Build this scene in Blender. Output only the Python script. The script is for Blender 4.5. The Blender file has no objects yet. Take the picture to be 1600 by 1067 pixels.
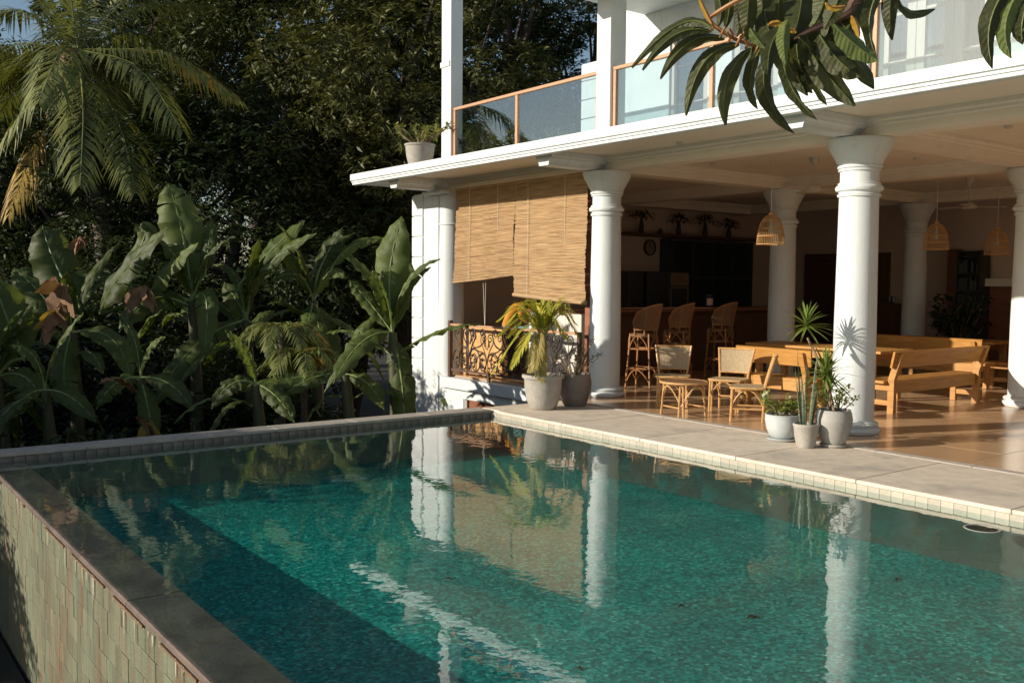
import bpy, math, random
import numpy as np
from mathutils import Vector, Matrix

random.seed(7); RNG = np.random.default_rng(11)
SC = bpy.context.scene
COL = SC.collection
rad = math.radians

# ------------------------------------------------------------------ camera
F, PITCH, ROLL, YAW, EYE = 1487.7, .0618, .0081, .927, 1.7
_fw = np.array([-math.sin(YAW), math.cos(YAW), 0]); _r = np.array([math.cos(YAW), math.sin(YAW), 0]); _z = np.array([0, 0, 1.])
FWD = _fw*math.cos(PITCH) - _z*math.sin(PITCH); _up = _fw*math.sin(PITCH) + _z*math.cos(PITCH)
RGT = _r*math.cos(ROLL) + _up*math.sin(ROLL); UPV = -_r*math.sin(ROLL) + _up*math.cos(ROLL)
EYEP = np.array([0, 0, EYE])
cam = bpy.data.cameras.new('camera'); camo = bpy.data.objects.new('camera', cam); COL.objects.link(camo)
cam.sensor_width = 36; cam.lens = F/1600*36; cam.clip_start = .05; cam.clip_end = 2000
m3 = Matrix(((RGT[0], UPV[0], -FWD[0]), (RGT[1], UPV[1], -FWD[1]), (RGT[2], UPV[2], -FWD[2])))
camo.matrix_world = Matrix.Translation((0, 0, EYE)) @ m3.to_4x4()
SC.camera = camo

# ------------------------------------------------------------------ sky, sun, exposure
SUN_EL = 18.5
SUN = np.array([-.358, -.934, 0])/np.linalg.norm([.358, .934])
SUNV = np.array([SUN[0]*math.cos(rad(SUN_EL)), SUN[1]*math.cos(rad(SUN_EL)), math.sin(rad(SUN_EL))])
w = bpy.data.worlds.new('World'); SC.world = w; w.use_nodes = True
nt = w.node_tree; nt.nodes.clear()
sky = nt.nodes.new('ShaderNodeTexSky'); sky.sky_type = 'NISHITA'; sky.sun_disc = False
sky.sun_elevation = rad(SUN_EL); sky.sun_rotation = math.atan2(SUN[0], SUN[1]); sky.air_density = 1.0; sky.dust_density = .6
bg = nt.nodes.new('ShaderNodeBackground'); bg.inputs['Strength'].default_value = .075
out = nt.nodes.new('ShaderNodeOutputWorld')
nt.links.new(sky.outputs[0], bg.inputs[0]); nt.links.new(bg.outputs[0], out.inputs[0])
sl = bpy.data.lights.new('sun', 'SUN'); sl.energy = 4.5; sl.angle = rad(.55); sl.color = (1, .90, .755)
so = bpy.data.objects.new('sun', sl); COL.objects.link(so); so.location = (-20, -30, 15)
so.rotation_euler = Vector(SUNV).to_track_quat('Z', 'Y').to_euler()
SC.view_settings.view_transform = 'Standard'; SC.view_settings.look = 'None'
SC.view_settings.exposure = 0.46; SC.view_settings.gamma = 1.0; SC.view_settings.use_curve_mapping = False

# ------------------------------------------------------------------ pixel rays (of the 1600 px photograph) to points in the place
def ray(px, py): return FWD + RGT*(px-800)/F - UPV*(py-533.5)/F
def atx(px, py, x): d = ray(px, py); return EYEP + d*(x/d[0])
def aty(px, py, y): d = ray(px, py); return EYEP + d*(y/d[1])
def atz(px, py, z): d = ray(px, py); return EYEP + d*((z-EYE)/d[2])
def atd(px, py, depth): return EYEP + ray(px, py)*depth

# ------------------------------------------------------------------ materials
MATS = {}
def nodes_of(name):
    m = bpy.data.materials.new(name); m.use_nodes = True; t = m.node_tree; t.nodes.clear()
    o = t.nodes.new('ShaderNodeOutputMaterial'); MATS[name] = m
    return m, t, o
def noise(t, scale, detail=4, rough=.6, stretch=None, coord='Object'):
    tc = t.nodes.new('ShaderNodeTexCoord'); n = t.nodes.new('ShaderNodeTexNoise')
    n.inputs['Scale'].default_value = scale; n.inputs['Detail'].default_value = detail; n.inputs['Roughness'].default_value = rough
    if stretch:
        mp = t.nodes.new('ShaderNodeMapping'); mp.inputs['Scale'].default_value = stretch
        t.links.new(tc.outputs[coord], mp.inputs[0]); t.links.new(mp.outputs[0], n.inputs['Vector'])
    else: t.links.new(tc.outputs[coord], n.inputs['Vector'])
    return n
def ramp(t, fac, stops):
    r = t.nodes.new('ShaderNodeValToRGB'); e = r.color_ramp.elements
    while len(e) < len(stops): e.new(.5)
    for i, (p, c) in enumerate(stops): e[i].position = p; e[i].color = (*c, 1)
    t.links.new(fac, r.inputs[0]); return r
def mixc(t, fac, a, b, mode='MIX'):
    m = t.nodes.new('ShaderNodeMix'); m.data_type = 'RGBA'; m.blend_type = mode
    for k, v in ((0, fac), (6, a), (7, b)):
        if hasattr(v, 'default_value') or hasattr(v, 'is_output'): t.links.new(v, m.inputs[k])
        else: m.inputs[k].default_value = v if k == 0 else (*v, 1)
    return m.outputs[2]
def P(name, c1, c2=None, rough=.6, scale=6, detail=5, stretch=None, bump=0, bscale=None, bstretch=None, spec=.5, rnd=0, trans=0, stain=None, lo=.3, hi=.7, coat=0, metal=0, veins=None):
    """principled material: two tones by noise, optional stains, bump, per-object shade, translucency"""
    m, t, o = nodes_of(name)
    b = t.nodes.new('ShaderNodeBsdfPrincipled'); c2 = c2 or tuple(x*.8 for x in c1)
    n = noise(t, scale, detail, .6, stretch)
    col = ramp(t, n.outputs['Fac'], [(lo, c2), (hi, c1)]).outputs[0]
    if stain:
        sc, sth, scol, slo, shi = stain
        s = noise(t, sc, 6, .65, sth); f = ramp(t, s.outputs['Fac'], [(slo, (0, 0, 0)), (shi, (1, 1, 1))]).outputs[0]
        col = mixc(t, f, col, scol)
    vout = None
    if veins:   # side veins follow a length coordinate stored on the leaf
        at = t.nodes.new('ShaderNodeAttribute'); at.attribute_name = 'vein'
        m1 = t.nodes.new('ShaderNodeMath'); m1.operation = 'MULTIPLY'; m1.inputs[1].default_value = veins[0]; t.links.new(at.outputs['Fac'], m1.inputs[0])
        m2 = t.nodes.new('ShaderNodeMath'); m2.operation = 'SINE'; t.links.new(m1.outputs[0], m2.inputs[0])
        m3 = t.nodes.new('ShaderNodeMath'); m3.operation = 'MULTIPLY_ADD'; m3.inputs[1].default_value = .5; m3.inputs[2].default_value = .5; t.links.new(m2.outputs[0], m3.inputs[0]); vout = m3.outputs[0]
        f = ramp(t, vout, [(.55, (1, 1, 1)), (.98, (1+veins[1],)*3)]).outputs[0]; col = mixc(t, 1.0, col, f, 'MULTIPLY')
    if rnd:
        oi = t.nodes.new('ShaderNodeObjectInfo')
        h = t.nodes.new('ShaderNodeMapRange'); h.inputs[3].default_value = 1-rnd; h.inputs[4].default_value = 1+rnd*.7
        t.links.new(oi.outputs['Random'], h.inputs[0])
        cc = t.nodes.new('ShaderNodeCombineColor')
        for i in range(3): t.links.new(h.outputs[0], cc.inputs[i])
        col = mixc(t, 1.0, col, cc.outputs[0], 'MULTIPLY')
    t.links.new(col, b.inputs['Base Color'])
    b.inputs['Roughness'].default_value = rough; b.inputs['Specular IOR Level'].default_value = spec; b.inputs['Metallic'].default_value = metal
    if coat: b.inputs['Coat Weight'].default_value = coat; b.inputs['Coat Roughness'].default_value = .08
    if bump:
        bn = noise(t, bscale or scale*4, 6, .7, bstretch); bp = t.nodes.new('ShaderNodeBump')
        bp.inputs['Strength'].default_value = bump; bp.inputs['Distance'].default_value = .02
        hgt = bn.outputs['Fac']
        if vout is not None:
            mm = t.nodes.new('ShaderNodeMath'); mm.operation = 'MULTIPLY_ADD'; mm.inputs[1].default_value = veins[2]; t.links.new(vout, mm.inputs[0]); t.links.new(hgt, mm.inputs[2]); hgt = mm.outputs[0]
        t.links.new(hgt, bp.inputs['Height']); t.links.new(bp.outputs[0], b.inputs['Normal'])
    sh = b.outputs[0]
    if trans:
        tr = t.nodes.new('ShaderNodeBsdfTranslucent'); mx = t.nodes.new('ShaderNodeMixShader'); mx.inputs[0].default_value = trans
        tc = mixc(t, 1.0, col, (1.25, 1.2, .55), 'MULTIPLY')
        t.links.new(tc, tr.inputs[0]); t.links.new(sh, mx.inputs[1]); t.links.new(tr.outputs[0], mx.inputs[2]); sh = mx.outputs[0]
    t.links.new(sh, o.inputs[0]); return m

P('white_paint', (.66, .70, .71), (.595, .63, .635), .55, 2.2, 8, bump=.2, bscale=45, stain=(1.5, (4.2, 4.2, .28), (.47, .455, .41), .56, .80))
P('soffit_paint', (.80, .735, .635), (.73, .66, .555), .7, 1.6, bump=.08, bscale=30, stain=(2.0, None, (.45, .40, .33), .62, .82))
P('inner_plaster', (.66, .53, .44), (.58, .46, .38), .8, 1.5, bump=.08, bscale=25)
P('paving', (.74, .645, .52), (.60, .51, .40), .75, 7, 9, bump=.3, bscale=60, rnd=.05, stain=(1.5, None, (.40, .355, .30), .50, .74))
P('joint_stone', (.48, .43, .37), (.38, .33, .28), .7, 8, bump=.2, bscale=60)
P('terrace_tile', (.58, .385, .225), (.48, .31, .175), .2, 1.6, 6, spec=.5, rnd=.04, stain=(4, None, (.42, .27, .15), .58, .8))
P('far_coping', (.46, .41, .345), (.33, .29, .245), .75, 9, 8, bump=.25, bscale=70)
P('shaded_kerb_tile', (.22, .185, .15), (.14, .115, .09), .5, 9, 6, rnd=.2)  # waterline tile again, its shaded face put into a darker colour
P('dimmed_lining', (.05, .075, .06), (.03, .045, .038), .5, 6, 8, stain=(3, None, (.02, .11, .10), .5, .7))  # mosaic wall darkened in colour, since the sun overlights it under water
P('wet_stone', (.175, .13, .105), (.085, .063, .052), .5, 5, 9, (1, 1, 1), bump=.35, bscale=45, stain=(1.7, (.7, 3.0, 1), (.20, .16, .13), .54, .72))
P('slate_tile', (.18, .195, .125), (.10, .118, .082), .5, 1.9, 9, (7, 7, 1.1), bump=.5, bscale=30, rnd=.18, stain=(1.0, (6, 6, .7), (.16, .10, .055), .47, .66))
P('lime_scale', (.55, .53, .45), (.40, .38, .30), .8, 20, bump=.3)
P('rust', (.20, .11, .055), (.13, .08, .05), .85, 20)
P('waterline_tile', (.47, .425, .345), (.33, .30, .24), .45, 9, 6, bump=.3, rnd=.12, stain=(8, None, (.35, .25, .16), .68, .82))
P('grout', (.36, .32, .26), None, .9, 20)
P('soil', (.035, .026, .018), (.018, .014, .010), .95, 3, bump=.5, bscale=12)
P('pot_soil', (.06, .04, .028), (.03, .022, .016), .95, 30, bump=.6)
P('channel', (.03, .032, .03), (.02, .02, .02), .15, 4)
P('teak', (.52, .29, .165), (.42, .22, .12), .5, 3, 6, (1, 12, 12), bump=.1)
P('pine_wood', (.53, .265, .075), (.34, .155, .04), .45, 3.0, 7, (9, 1.1, 9), bump=.12, bscale=20, bstretch=(9, 1, 9), spec=.4)
P('pine_wood_x', (.56, .29, .08), (.36, .17, .042), .45, 3.0, 7, (1.1, 9, 9), bump=.12, bscale=20, bstretch=(1, 9, 9), spec=.4)
P('dark_wood', (.13, .06, .035), (.08, .038, .022), .45, 2, 6, (8, 1, 8))
P('red_wood', (.30, .12, .065), (.2, .08, .045), .4, 2, 6, (1, 6, 6))
P('rattan', (.60, .36, .15), (.44, .235, .085), .45, 14, 4, bump=.15, bscale=60)
P('rattan_dark', (.40, .195, .07), (.26, .115, .04), .45, 14, 4, bump=.15, bscale=60)
P('wicker', (.52, .40, .25), (.36, .26, .15), .7, 90, 3, bump=.8, bscale=130, lo=.4, hi=.6)
P('wicker_dark', (.30, .155, .07), (.17, .085, .038), .6, 90, 3, bump=.8, bscale=130, lo=.4, hi=.6)
P('bamboo_slat', (.50, .335, .175), (.25, .145, .065), .7, 2.4, 8, (.9, 1, 30), bump=.5, bscale=9, bstretch=(.5, 1, 30), lo=.34, hi=.60)
P('cord', (.75, .70, .58), None, .8)
P('iron', (.045, .027, .022), (.03, .018, .015), .5, 10, spec=.4)
P('iron_rail', (.12, .07, .05), (.08, .045, .032), .5, 10)
P('clay_pot', (.40, .375, .33), (.31, .285, .25), .75, 9, 7, bump=.25, bscale=45, stain=(6, None, (.60, .58, .54), .60, .75))
P('grey_pot', (.37, .36, .325), (.28, .275, .25), .6, 7, 7, bump=.2, bscale=40, stain=(5, None, (.42, .42, .4), .6, .8))
P('dark_pot', (.23, .195, .17), (.15, .125, .11), .55, 6, 6, bump=.15, bscale=40)
P('bowl_pot', (.50, .54, .55), (.42, .455, .46), .4, 5, 6, bump=.12, bscale=40)
P('plant_stem', (.26, .19, .11), (.16, .115, .065), .8, 20, bump=.4)
P('bark', (.075, .06, .045), (.04, .032, .025), .9, 8, bump=.8, bscale=16, bstretch=(3, 3, .6))
P('palm_bark', (.14, .115, .09), (.075, .06, .048), .9, 8, bump=.8, bscale=10, bstretch=(1, 1, 6))
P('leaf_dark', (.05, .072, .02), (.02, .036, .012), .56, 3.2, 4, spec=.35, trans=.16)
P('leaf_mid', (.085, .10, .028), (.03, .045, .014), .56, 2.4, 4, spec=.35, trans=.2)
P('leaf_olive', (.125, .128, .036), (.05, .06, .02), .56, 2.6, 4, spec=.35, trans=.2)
P('palm_leaf', (.24, .255, .07), (.11, .13, .036), .45, 1.2, 4, spec=.5, trans=.22)
P('palm_dry', (.44, .31, .055), (.26, .16, .035), .6, 2, 4, trans=.25)
P('banana_leaf', (.125, .16, .04), (.06, .09, .022), .46, 1.3, 6, bump=.3, bscale=9, spec=.32, rnd=.3, trans=.36, veins=(330, .22, .5), stain=(2.2, None, (.19, .16, .045), .66, .80))
P('banana_rib', (.22, .27, .09), (.15, .2, .06), .5, 8)
P('banana_dry', (.30, .17, .085), (.15, .075, .035), .8, 6, 5, bump=.6, bscale=30, trans=.15)
P('banana_stem', (.075, .085, .03), (.045, .04, .02), .6, 4, 5, (4, 4, .6))
P('cane_palm_leaf', (.56, .50, .075), (.36, .38, .045), .42, 4, 4, spec=.4, trans=.3)
P('cane_palm_pale', (.50, .42, .15), (.40, .33, .1), .55, 4, 4, trans=.3)
P('dracaena_leaf', (.19, .26, .05), (.11, .17, .03), .4, 4, 4, spec=.45, trans=.25)
P('snake_leaf', (.06, .085, .05), (.16, .18, .10), .4, 4, 3, (1, 1, 22), lo=.45, hi=.55)
P('small_leaf', (.30, .33, .075), (.17, .22, .045), .5, 9, 4, trans=.3)
P('thorn_leaf', (.07, .09, .03), (.04, .05, .02), .5, 9, 4, trans=.25)
P('red_leaf', (.12, .04, .035), (.07, .04, .03), .5, 9, 4, trans=.2)
P('white_petal', (.75, .74, .62), None, .6, 12, trans=.3)
P('red_petal', (.6, .13, .05), (.5, .2, .12), .6, 12, trans=.2)
P('mango_leaf', (.095, .105, .036), (.055, .062, .022), .42, 14, 7, spec=.4, rnd=.28, trans=.36, bump=.3, bscale=40, veins=(75, .04, .12), stain=(16, None, (.17, .13, .045), .64, .76))
P('mango_leaf_light', (.21, .255, .08), (.14, .18, .055), .4, 9, 5, spec=.4, trans=.36, bump=.25, bscale=30, veins=(75, .12, .2))
P('mango_petiole', (.36, .16, .04), (.22, .10, .03), .5, 20)
P('mango_yellow', (.62, .40, .04), (.5, .28, .03), .45, 10, trans=.3)
P('twig', (.13, .07, .045), (.08, .045, .03), .7, 20, bump=.3)
P('curtain', (.62, .70, .72), (.52, .61, .64), .9, 5, trans=.25)
P('sky_tint_sheet', (.30, .44, .50), (.24, .36, .42), .9, 5, trans=.2)  # blue stands in for sky mirrored in the panes
P('window_wood', (.52, .46, .42), (.44, .38, .345), .55, 4, 5, (8, 8, 1))
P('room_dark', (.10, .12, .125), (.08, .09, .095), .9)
P('black_unit', (.03, .033, .032), (.02, .022, .022), .4, 3)
P('unit_wood', (.22, .16, .09), (.16, .11, .06), .6, 4)
P('steel', (.35, .35, .35), None, .3, 8, metal=.8)
P('fan_white', (.55, .50, .44), None, .5)
P('clock_face', (.30, .22, .17), None, .5)
P('book_green', (.05, .065, .058), None, .5)
P('book_grey', (.08, .085, .08), None, .5)
P('orange_plaster', (.62, .37, .155), (.5, .28, .11), .8, 5, 6, bump=.2, bscale=40, stain=(26, None, (.22, .12, .06), .66, .74))
P('white_board', (.66, .63, .56), (.55, .52, .46), .6, 3, 5)
P('mustard_cloth', (.55, .24, .02), (.42, .165, .012), .85, 6, 5, bump=.4, bscale=9)
P('skin', (.23, .12, .075), (.18, .09, .055), .55, 6)
P('hair', (.012, .009, .008), None, .5)
P('teal_plastic', (.12, .30, .32), None, .4)
P('label_paper', (.55, .33, .22), (.6, .55, .5), .6, 40)
P('blue_plastic', (.02, .025, .06), None, .3)
P('metal_white', (.70, .72, .72), None, .35)
P('drain_tile', (.22, .42, .42), (.15, .33, .34), .4, 30)
P('debris', (.05, .03, .02), None, .8)

def mosaic():
    m, t, o = nodes_of('mosaic_and_sparkle'); b = t.nodes.new('ShaderNodeBsdfPrincipled')
    tc = t.nodes.new('ShaderNodeTexCoord')
    v = t.nodes.new('ShaderNodeTexVoronoi'); v.inputs['Scale'].default_value = 44; v.inputs['Randomness'].default_value = .85
    t.links.new(tc.outputs['Object'], v.inputs['Vector'])
    r1 = ramp(t, v.outputs['Color'], [(.0, (.002, .12, .11)), (.4, (.005, .25, .225)), (.66, (.012, .40, .355)), (.86, (.08, .60, .50)), (1, (.42, .84, .66))])  # tile tones; the brightest speckles also stand in for caustic sparkle
    n = noise(t, .9, 5); f = ramp(t, n.outputs['Fac'], [(.35, (.6, .66, .68)), (.7, (1.15, 1.05, 1.0))]).outputs[0]
    col = mixc(t, 1.0, r1.outputs[0], f, 'MULTIPLY')
    t.links.new(col, b.inputs['Base Color']); b.inputs['Roughness'].default_value = .4
    t.links.new(b.outputs[0], o.inputs[0])
mosaic()
def schlick(t, f0, gain, base, normal=None):
    """reflectance the same from both sides of the sheet"""
    gm = t.nodes.new('ShaderNodeNewGeometry'); d = t.nodes.new('ShaderNodeVectorMath'); d.operation = 'DOT_PRODUCT'
    t.links.new(gm.outputs['Incoming'], d.inputs[0]); t.links.new(normal or gm.outputs['Normal'], d.inputs[1])
    def mth(op, a, b=None, c=None, clamp=False):
        m = t.nodes.new('ShaderNodeMath'); m.operation = op; m.use_clamp = clamp
        for i, v in enumerate((a, b, c)):
            if v is None: continue
            if hasattr(v, 'is_output'): t.links.new(v, m.inputs[i])
            else: m.inputs[i].default_value = v
        return m.outputs[0]
    x = mth('SUBTRACT', 1.0, mth('ABSOLUTE', d.outputs['Value']), clamp=True)
    f = mth('MULTIPLY_ADD', mth('POWER', x, 5.0), 1-f0, f0)
    return mth('MULTIPLY_ADD', f, gain, base, True)
def water(name, tint, gain, base):
    m, t, o = nodes_of(name)
    n1 = noise(t, 3.2, 3, .55, (1, 1, 1)); n2 = noise(t, 15, 2, .5); n3 = noise(t, .8, 2, .5)
    a = t.nodes.new('ShaderNodeMath'); a.operation = 'MULTIPLY_ADD'; a.inputs[1].default_value = .16
    t.links.new(n2.outputs['Fac'], a.inputs[0]); t.links.new(n1.outputs['Fac'], a.inputs[2])
    a2 = t.nodes.new('ShaderNodeMath'); a2.operation = 'MULTIPLY_ADD'; a2.inputs[1].default_value = 1.2
    t.links.new(n3.outputs['Fac'], a2.inputs[0]); t.links.new(a.outputs[0], a2.inputs[2])
    bp = t.nodes.new('ShaderNodeBump'); bp.inputs['Strength'].default_value = .018; bp.inputs['Distance'].default_value = .12
    t.links.new(a2.outputs[0], bp.inputs['Height'])
    k = schlick(t, .02, gain, base, bp.outputs[0])
    g = t.nodes.new('ShaderNodeBsdfGlossy'); g.inputs['Roughness'].default_value = .015; t.links.new(bp.outputs[0], g.inputs['Normal'])
    tr = t.nodes.new('ShaderNodeBsdfTransparent'); tr.inputs[0].default_value = (*tint, 1)
    mx = t.nodes.new('ShaderNodeMixShader'); t.links.new(k, mx.inputs[0]); t.links.new(tr.outputs[0], mx.inputs[1]); t.links.new(g.outputs[0], mx.inputs[2])
    t.links.new(mx.outputs[0], o.inputs[0])
water('pool_water', (.82, .97, .95), 1.45, .03)
def glass(name, tint, gain, base, rough=0):
    m, t, o = nodes_of(name)
    k = schlick(t, .04, gain, base)
    g = t.nodes.new('ShaderNodeBsdfGlossy'); g.inputs['Roughness'].default_value = rough
    tr = t.nodes.new('ShaderNodeBsdfTransparent'); tr.inputs[0].default_value = (*tint, 1)
    mx = t.nodes.new('ShaderNodeMixShader'); t.links.new(k, mx.inputs[0]); t.links.new(tr.outputs[0], mx.inputs[1]); t.links.new(g.outputs[0], mx.inputs[2])
    t.links.new(mx.outputs[0], o.inputs[0])
glass('balustrade_glass', (.82, .92, .94), 1.6, .16)
glass('window_glass', (.82, .93, .97), 1.2, .06)
glass('bottle_glass', (.5, .6, .55), 1.5, .1)

# ------------------------------------------------------------------ mesh helpers
def cat(pts, n):
    """Catmull-Rom through pts, n samples a span"""
    p = [np.array(q, float) for q in pts]
    if len(p) < 3: return [p[0]+(p[1]-p[0])*i/n for i in range(n+1)]
    p = [2*p[0]-p[1]] + p + [2*p[-1]-p[-2]]; o = []
    for i in range(1, len(p)-2):
        a, b, c, d = p[i-1:i+3]
        for k in range(n):
            t = k/n; o.append(.5*((2*b)+(c-a)*t+(2*a-5*b+4*c-d)*t*t+(3*b-a-3*c+d)*t**3))
    o.append(p[-2]); return o
class MB:
    def __init__(s): s.v = []; s.f = []
    def add(s, vs, fs):
        k = len(s.v); s.v += [tuple(map(float, q)) for q in vs]; s.f += [tuple(i+k for i in f) for f in fs]; return s
    def box(s, a, b):
        (x0, y0, z0), (x1, y1, z1) = a, b
        vs = [(x, y, z) for z in (z0, z1) for y in (y0, y1) for x in (x0, x1)]
        return s.add(vs, [(0, 2, 3, 1), (4, 5, 7, 6), (0, 1, 5, 4), (2, 6, 7, 3), (0, 4, 6, 2), (1, 3, 7, 5)])
    def bbox(s, a, b, c=.006):
        """box with chamfered vertical and horizontal edges (24 verts)"""
        lo = np.minimum(a, b); hi = np.maximum(a, b); c = min(c, *(hi-lo)*.3)
        vs = []; 
        for k in range(8):
            sg = [(k >> i) & 1 for i in range(3)]
            co = [hi[i] if sg[i] else lo[i] for i in range(3)]; ins = [co[i]-c if sg[i] else co[i]+c for i in range(3)]
            vs += [(co[0], ins[1], ins[2]), (ins[0], co[1], ins[2]), (ins[0], ins[1], co[2])]
        i = lambda k, a: 3*k+a
        fs = [(i(0,0), i(4,0), i(6,0), i(2,0)), (i(1,0), i(3,0), i(7,0), i(5,0)), (i(0,1), i(1,1), i(5,1), i(4,1)), (i(2,1), i(6,1), i(7,1), i(3,1)),
              (i(0,2), i(2,2), i(3,2), i(1,2)), (i(4,2), i(5,2), i(7,2), i(6,2))]
        for a in range(3):
            o1, o2 = [q for q in range(3) if q != a]
            for k in range(8):
                if not (k >> a) & 1:
                    k2 = k | (1 << a); fs.append((i(k,o1), i(k,o2), i(k2,o2), i(k2,o1)))
        for k in range(8): fs.append((i(k,0), i(k,1), i(k,2)))
        return s.add(vs, fs)
    def tube(s, pts, r, n=6, cap=True):
        pts = [np.array(p, float) for p in pts]; rs = r if hasattr(r, '__len__') else [r]*len(pts); k = len(s.v)
        ref = None; vs = []; fs = []
        for i, p in enumerate(pts):
            t = pts[min(i+1, len(pts)-1)]-pts[max(i-1, 0)]; t = t/(np.linalg.norm(t)+1e-12)
            if ref is None: ref = np.cross(t, (0, 0, 1)) if abs(t[2]) < .9 else np.cross(t, (1, 0, 0))
            u = ref-t*(ref@t); u /= np.linalg.norm(u)+1e-12; ref = u; v = np.cross(t, u)
            for j in range(n): a = 2*math.pi*j/n; vs.append(p+(u*math.cos(a)+v*math.sin(a))*rs[i])
        for i in range(len(pts)-1):
            for j in range(n): fs.append((i*n+j, i*n+(j+1) % n, (i+1)*n+(j+1) % n, (i+1)*n+j))
        if cap: fs += [tuple(range(n-1, -1, -1)), tuple((len(pts)-1)*n+j for j in range(n))]
        return s.add(vs, fs)
    def lathe(s, prof, c=(0, 0, 0), n=24, a0=0, a1=2*math.pi, sx=1, sy=1):
        full = abs(a1-a0-2*math.pi) < 1e-6; m = n if full else n+1; vs = []; fs = []
        for (r, z) in prof:
            for j in range(m): a = a0+(a1-a0)*j/n; vs.append((c[0]+r*sx*math.cos(a), c[1]+r*sy*math.sin(a), c[2]+z))
        for i in range(len(prof)-1):
            for j in range(n): j2 = (j+1) % m if full else j+1; fs.append((i*m+j, i*m+j2, (i+1)*m+j2, (i+1)*m+j))
        return s.add(vs, fs)
    def prism(s, poly, axis, a, b):
        """polygon (2-D) extruded along axis 0/1/2 between a and b"""
        n = len(poly); vs = []
        for t in (a, b):
            for (p, q) in poly: vs.append({0: (t, p, q), 1: (p, t, q), 2: (p, q, t)}[axis])
        return s.add(vs, [tuple(range(n)), tuple(range(2*n-1, n-1, -1))]+[(i, i+n, (i+1) % n+n, (i+1) % n) for i in range(n)])
    def strip(s, L, Rr):
        k = len(L); return s.add(list(L)+list(Rr), [(i, i+1, k+i+1, k+i) for i in range(k-1)])
    def xf(s, loc=(0, 0, 0), rz=0, sc=1):
        c, q = math.cos(rz), math.sin(rz)
        s.v = [(loc[0]+sc*(x*c-y*q), loc[1]+sc*(x*q+y*c), loc[2]+sc*z) for x, y, z in s.v]; return s
    def mesh(s, name, mat, smooth=False):
        me = bpy.data.meshes.new(name); me.from_pydata(s.v, [], s.f); me.materials.append(MATS[mat])
        if smooth:
            me.polygons.foreach_set('use_smooth', [True]*len(me.polygons))
            if smooth != 'all': me.set_sharp_from_angle(angle=rad(smooth if smooth is not True else 40))
        return me
    def build(s, name, mat, parent=None, smooth=False, kind=None):
        return link(name, s.mesh(name, mat, smooth), parent, kind)
def vein(o, vals):
    at = o.data.attributes.new('vein', 'FLOAT', 'POINT'); at.data.foreach_set('value', np.array(vals, np.float32))
def org(o):
    v = Vector((0, 0, 0))
    while o is not None: v += o.location; o = o.parent
    return v
def link(name, me, parent=None, kind=None, world=True):
    o = bpy.data.objects.new(name, me); COL.objects.link(o)
    if parent is not None:
        o.parent = parent
        if world and not parent.get('_local'):
            me.transform(Matrix.Translation(-org(parent)))
    if kind: o['kind'] = kind
    return o
def tag(o, label, cat_, group=None):
    o['label'] = label; o['category'] = cat_
    if group: o['group'] = group
    return o
def thing(name, label, cat_, loc=(0, 0, 0), group=None):
    o = bpy.data.objects.new(name, None); COL.objects.link(o); o.location = tuple(map(float, loc)); o.empty_display_size = .1
    return tag(o, label, cat_, group)
def struct(name, mb, mat, smooth=False): return mb.build(name, mat, None, smooth, 'structure')
def copy_tree(o, parent=None):
    c = o.copy(); COL.objects.link(c); c.parent = parent
    for ch in [q for q in bpy.data.objects if q.parent == o]: copy_tree(ch, c)
    return c

# ------------------------------------------------------------------ the setting: ground, terrace, pool
XA, XB, XP, XC3 = -10.677, -6.417, -14.94, -2.157
Y1, Y2, Y3 = 9.772, 13.997, 18.3
PX0, PX1, PYI, PYO, PYC = -10.29, -1.0, 1.73, 1.427, 7.386
ZW = -.085; ZF = -.52; GZ = -1.6
g = MB(); n = 60
gx = np.sign(np.linspace(-1, 1, n))*np.abs(np.linspace(-1, 1, n))**2.5*900-8; gy = np.sign(np.linspace(-1, 1, n))*np.abs(np.linspace(-1, 1, n))**2.5*900+6
vs = []; 
for j in range(n):
    for i in range(n):
        x, y = gx[i], gy[j]; d = math.hypot(x+8, y-6)
        vs.append((x, y, GZ-.25-.05*math.sin(x*.9+y*.4)))
g.add(vs, [(j*n+i, j*n+i+1, (j+1)*n+i+1, (j+1)*n+i) for j in range(n-1) for i in range(n-1)])
# one sheet to the horizon, open under the pool, the house and the deck because it lies below them
struct('ground', g, 'soil', True)
# garden bed just beyond the pool
gb = MB(); gn = 26; vs = []
for j in range(gn):
    for i in range(gn):
        x = -24+13.2*i/(gn-1); y = -3+12.4*j/(gn-1); vs.append((x, y, GZ+.06*math.sin(3*x)*math.cos(2.4*y)+.05*random.random()))
gb.add(vs, [(j*gn+i, j*gn+i+1, (j+1)*gn+i+1, (j+1)*gn+i) for j in range(gn-1) for i in range(gn-1)])
struct('garden_bed', gb, 'soil', True)
struct('overflow_channel', MB().box((-10.8, .35, GZ-.2), (-.9, PYO-.04, GZ+.035)), 'channel')
# deck at the near end, where one stands
struct('pool_deck', MB().box((PX1, -2.5, -1.7), (4.5, 12, 0.0)), 'paving')
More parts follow.
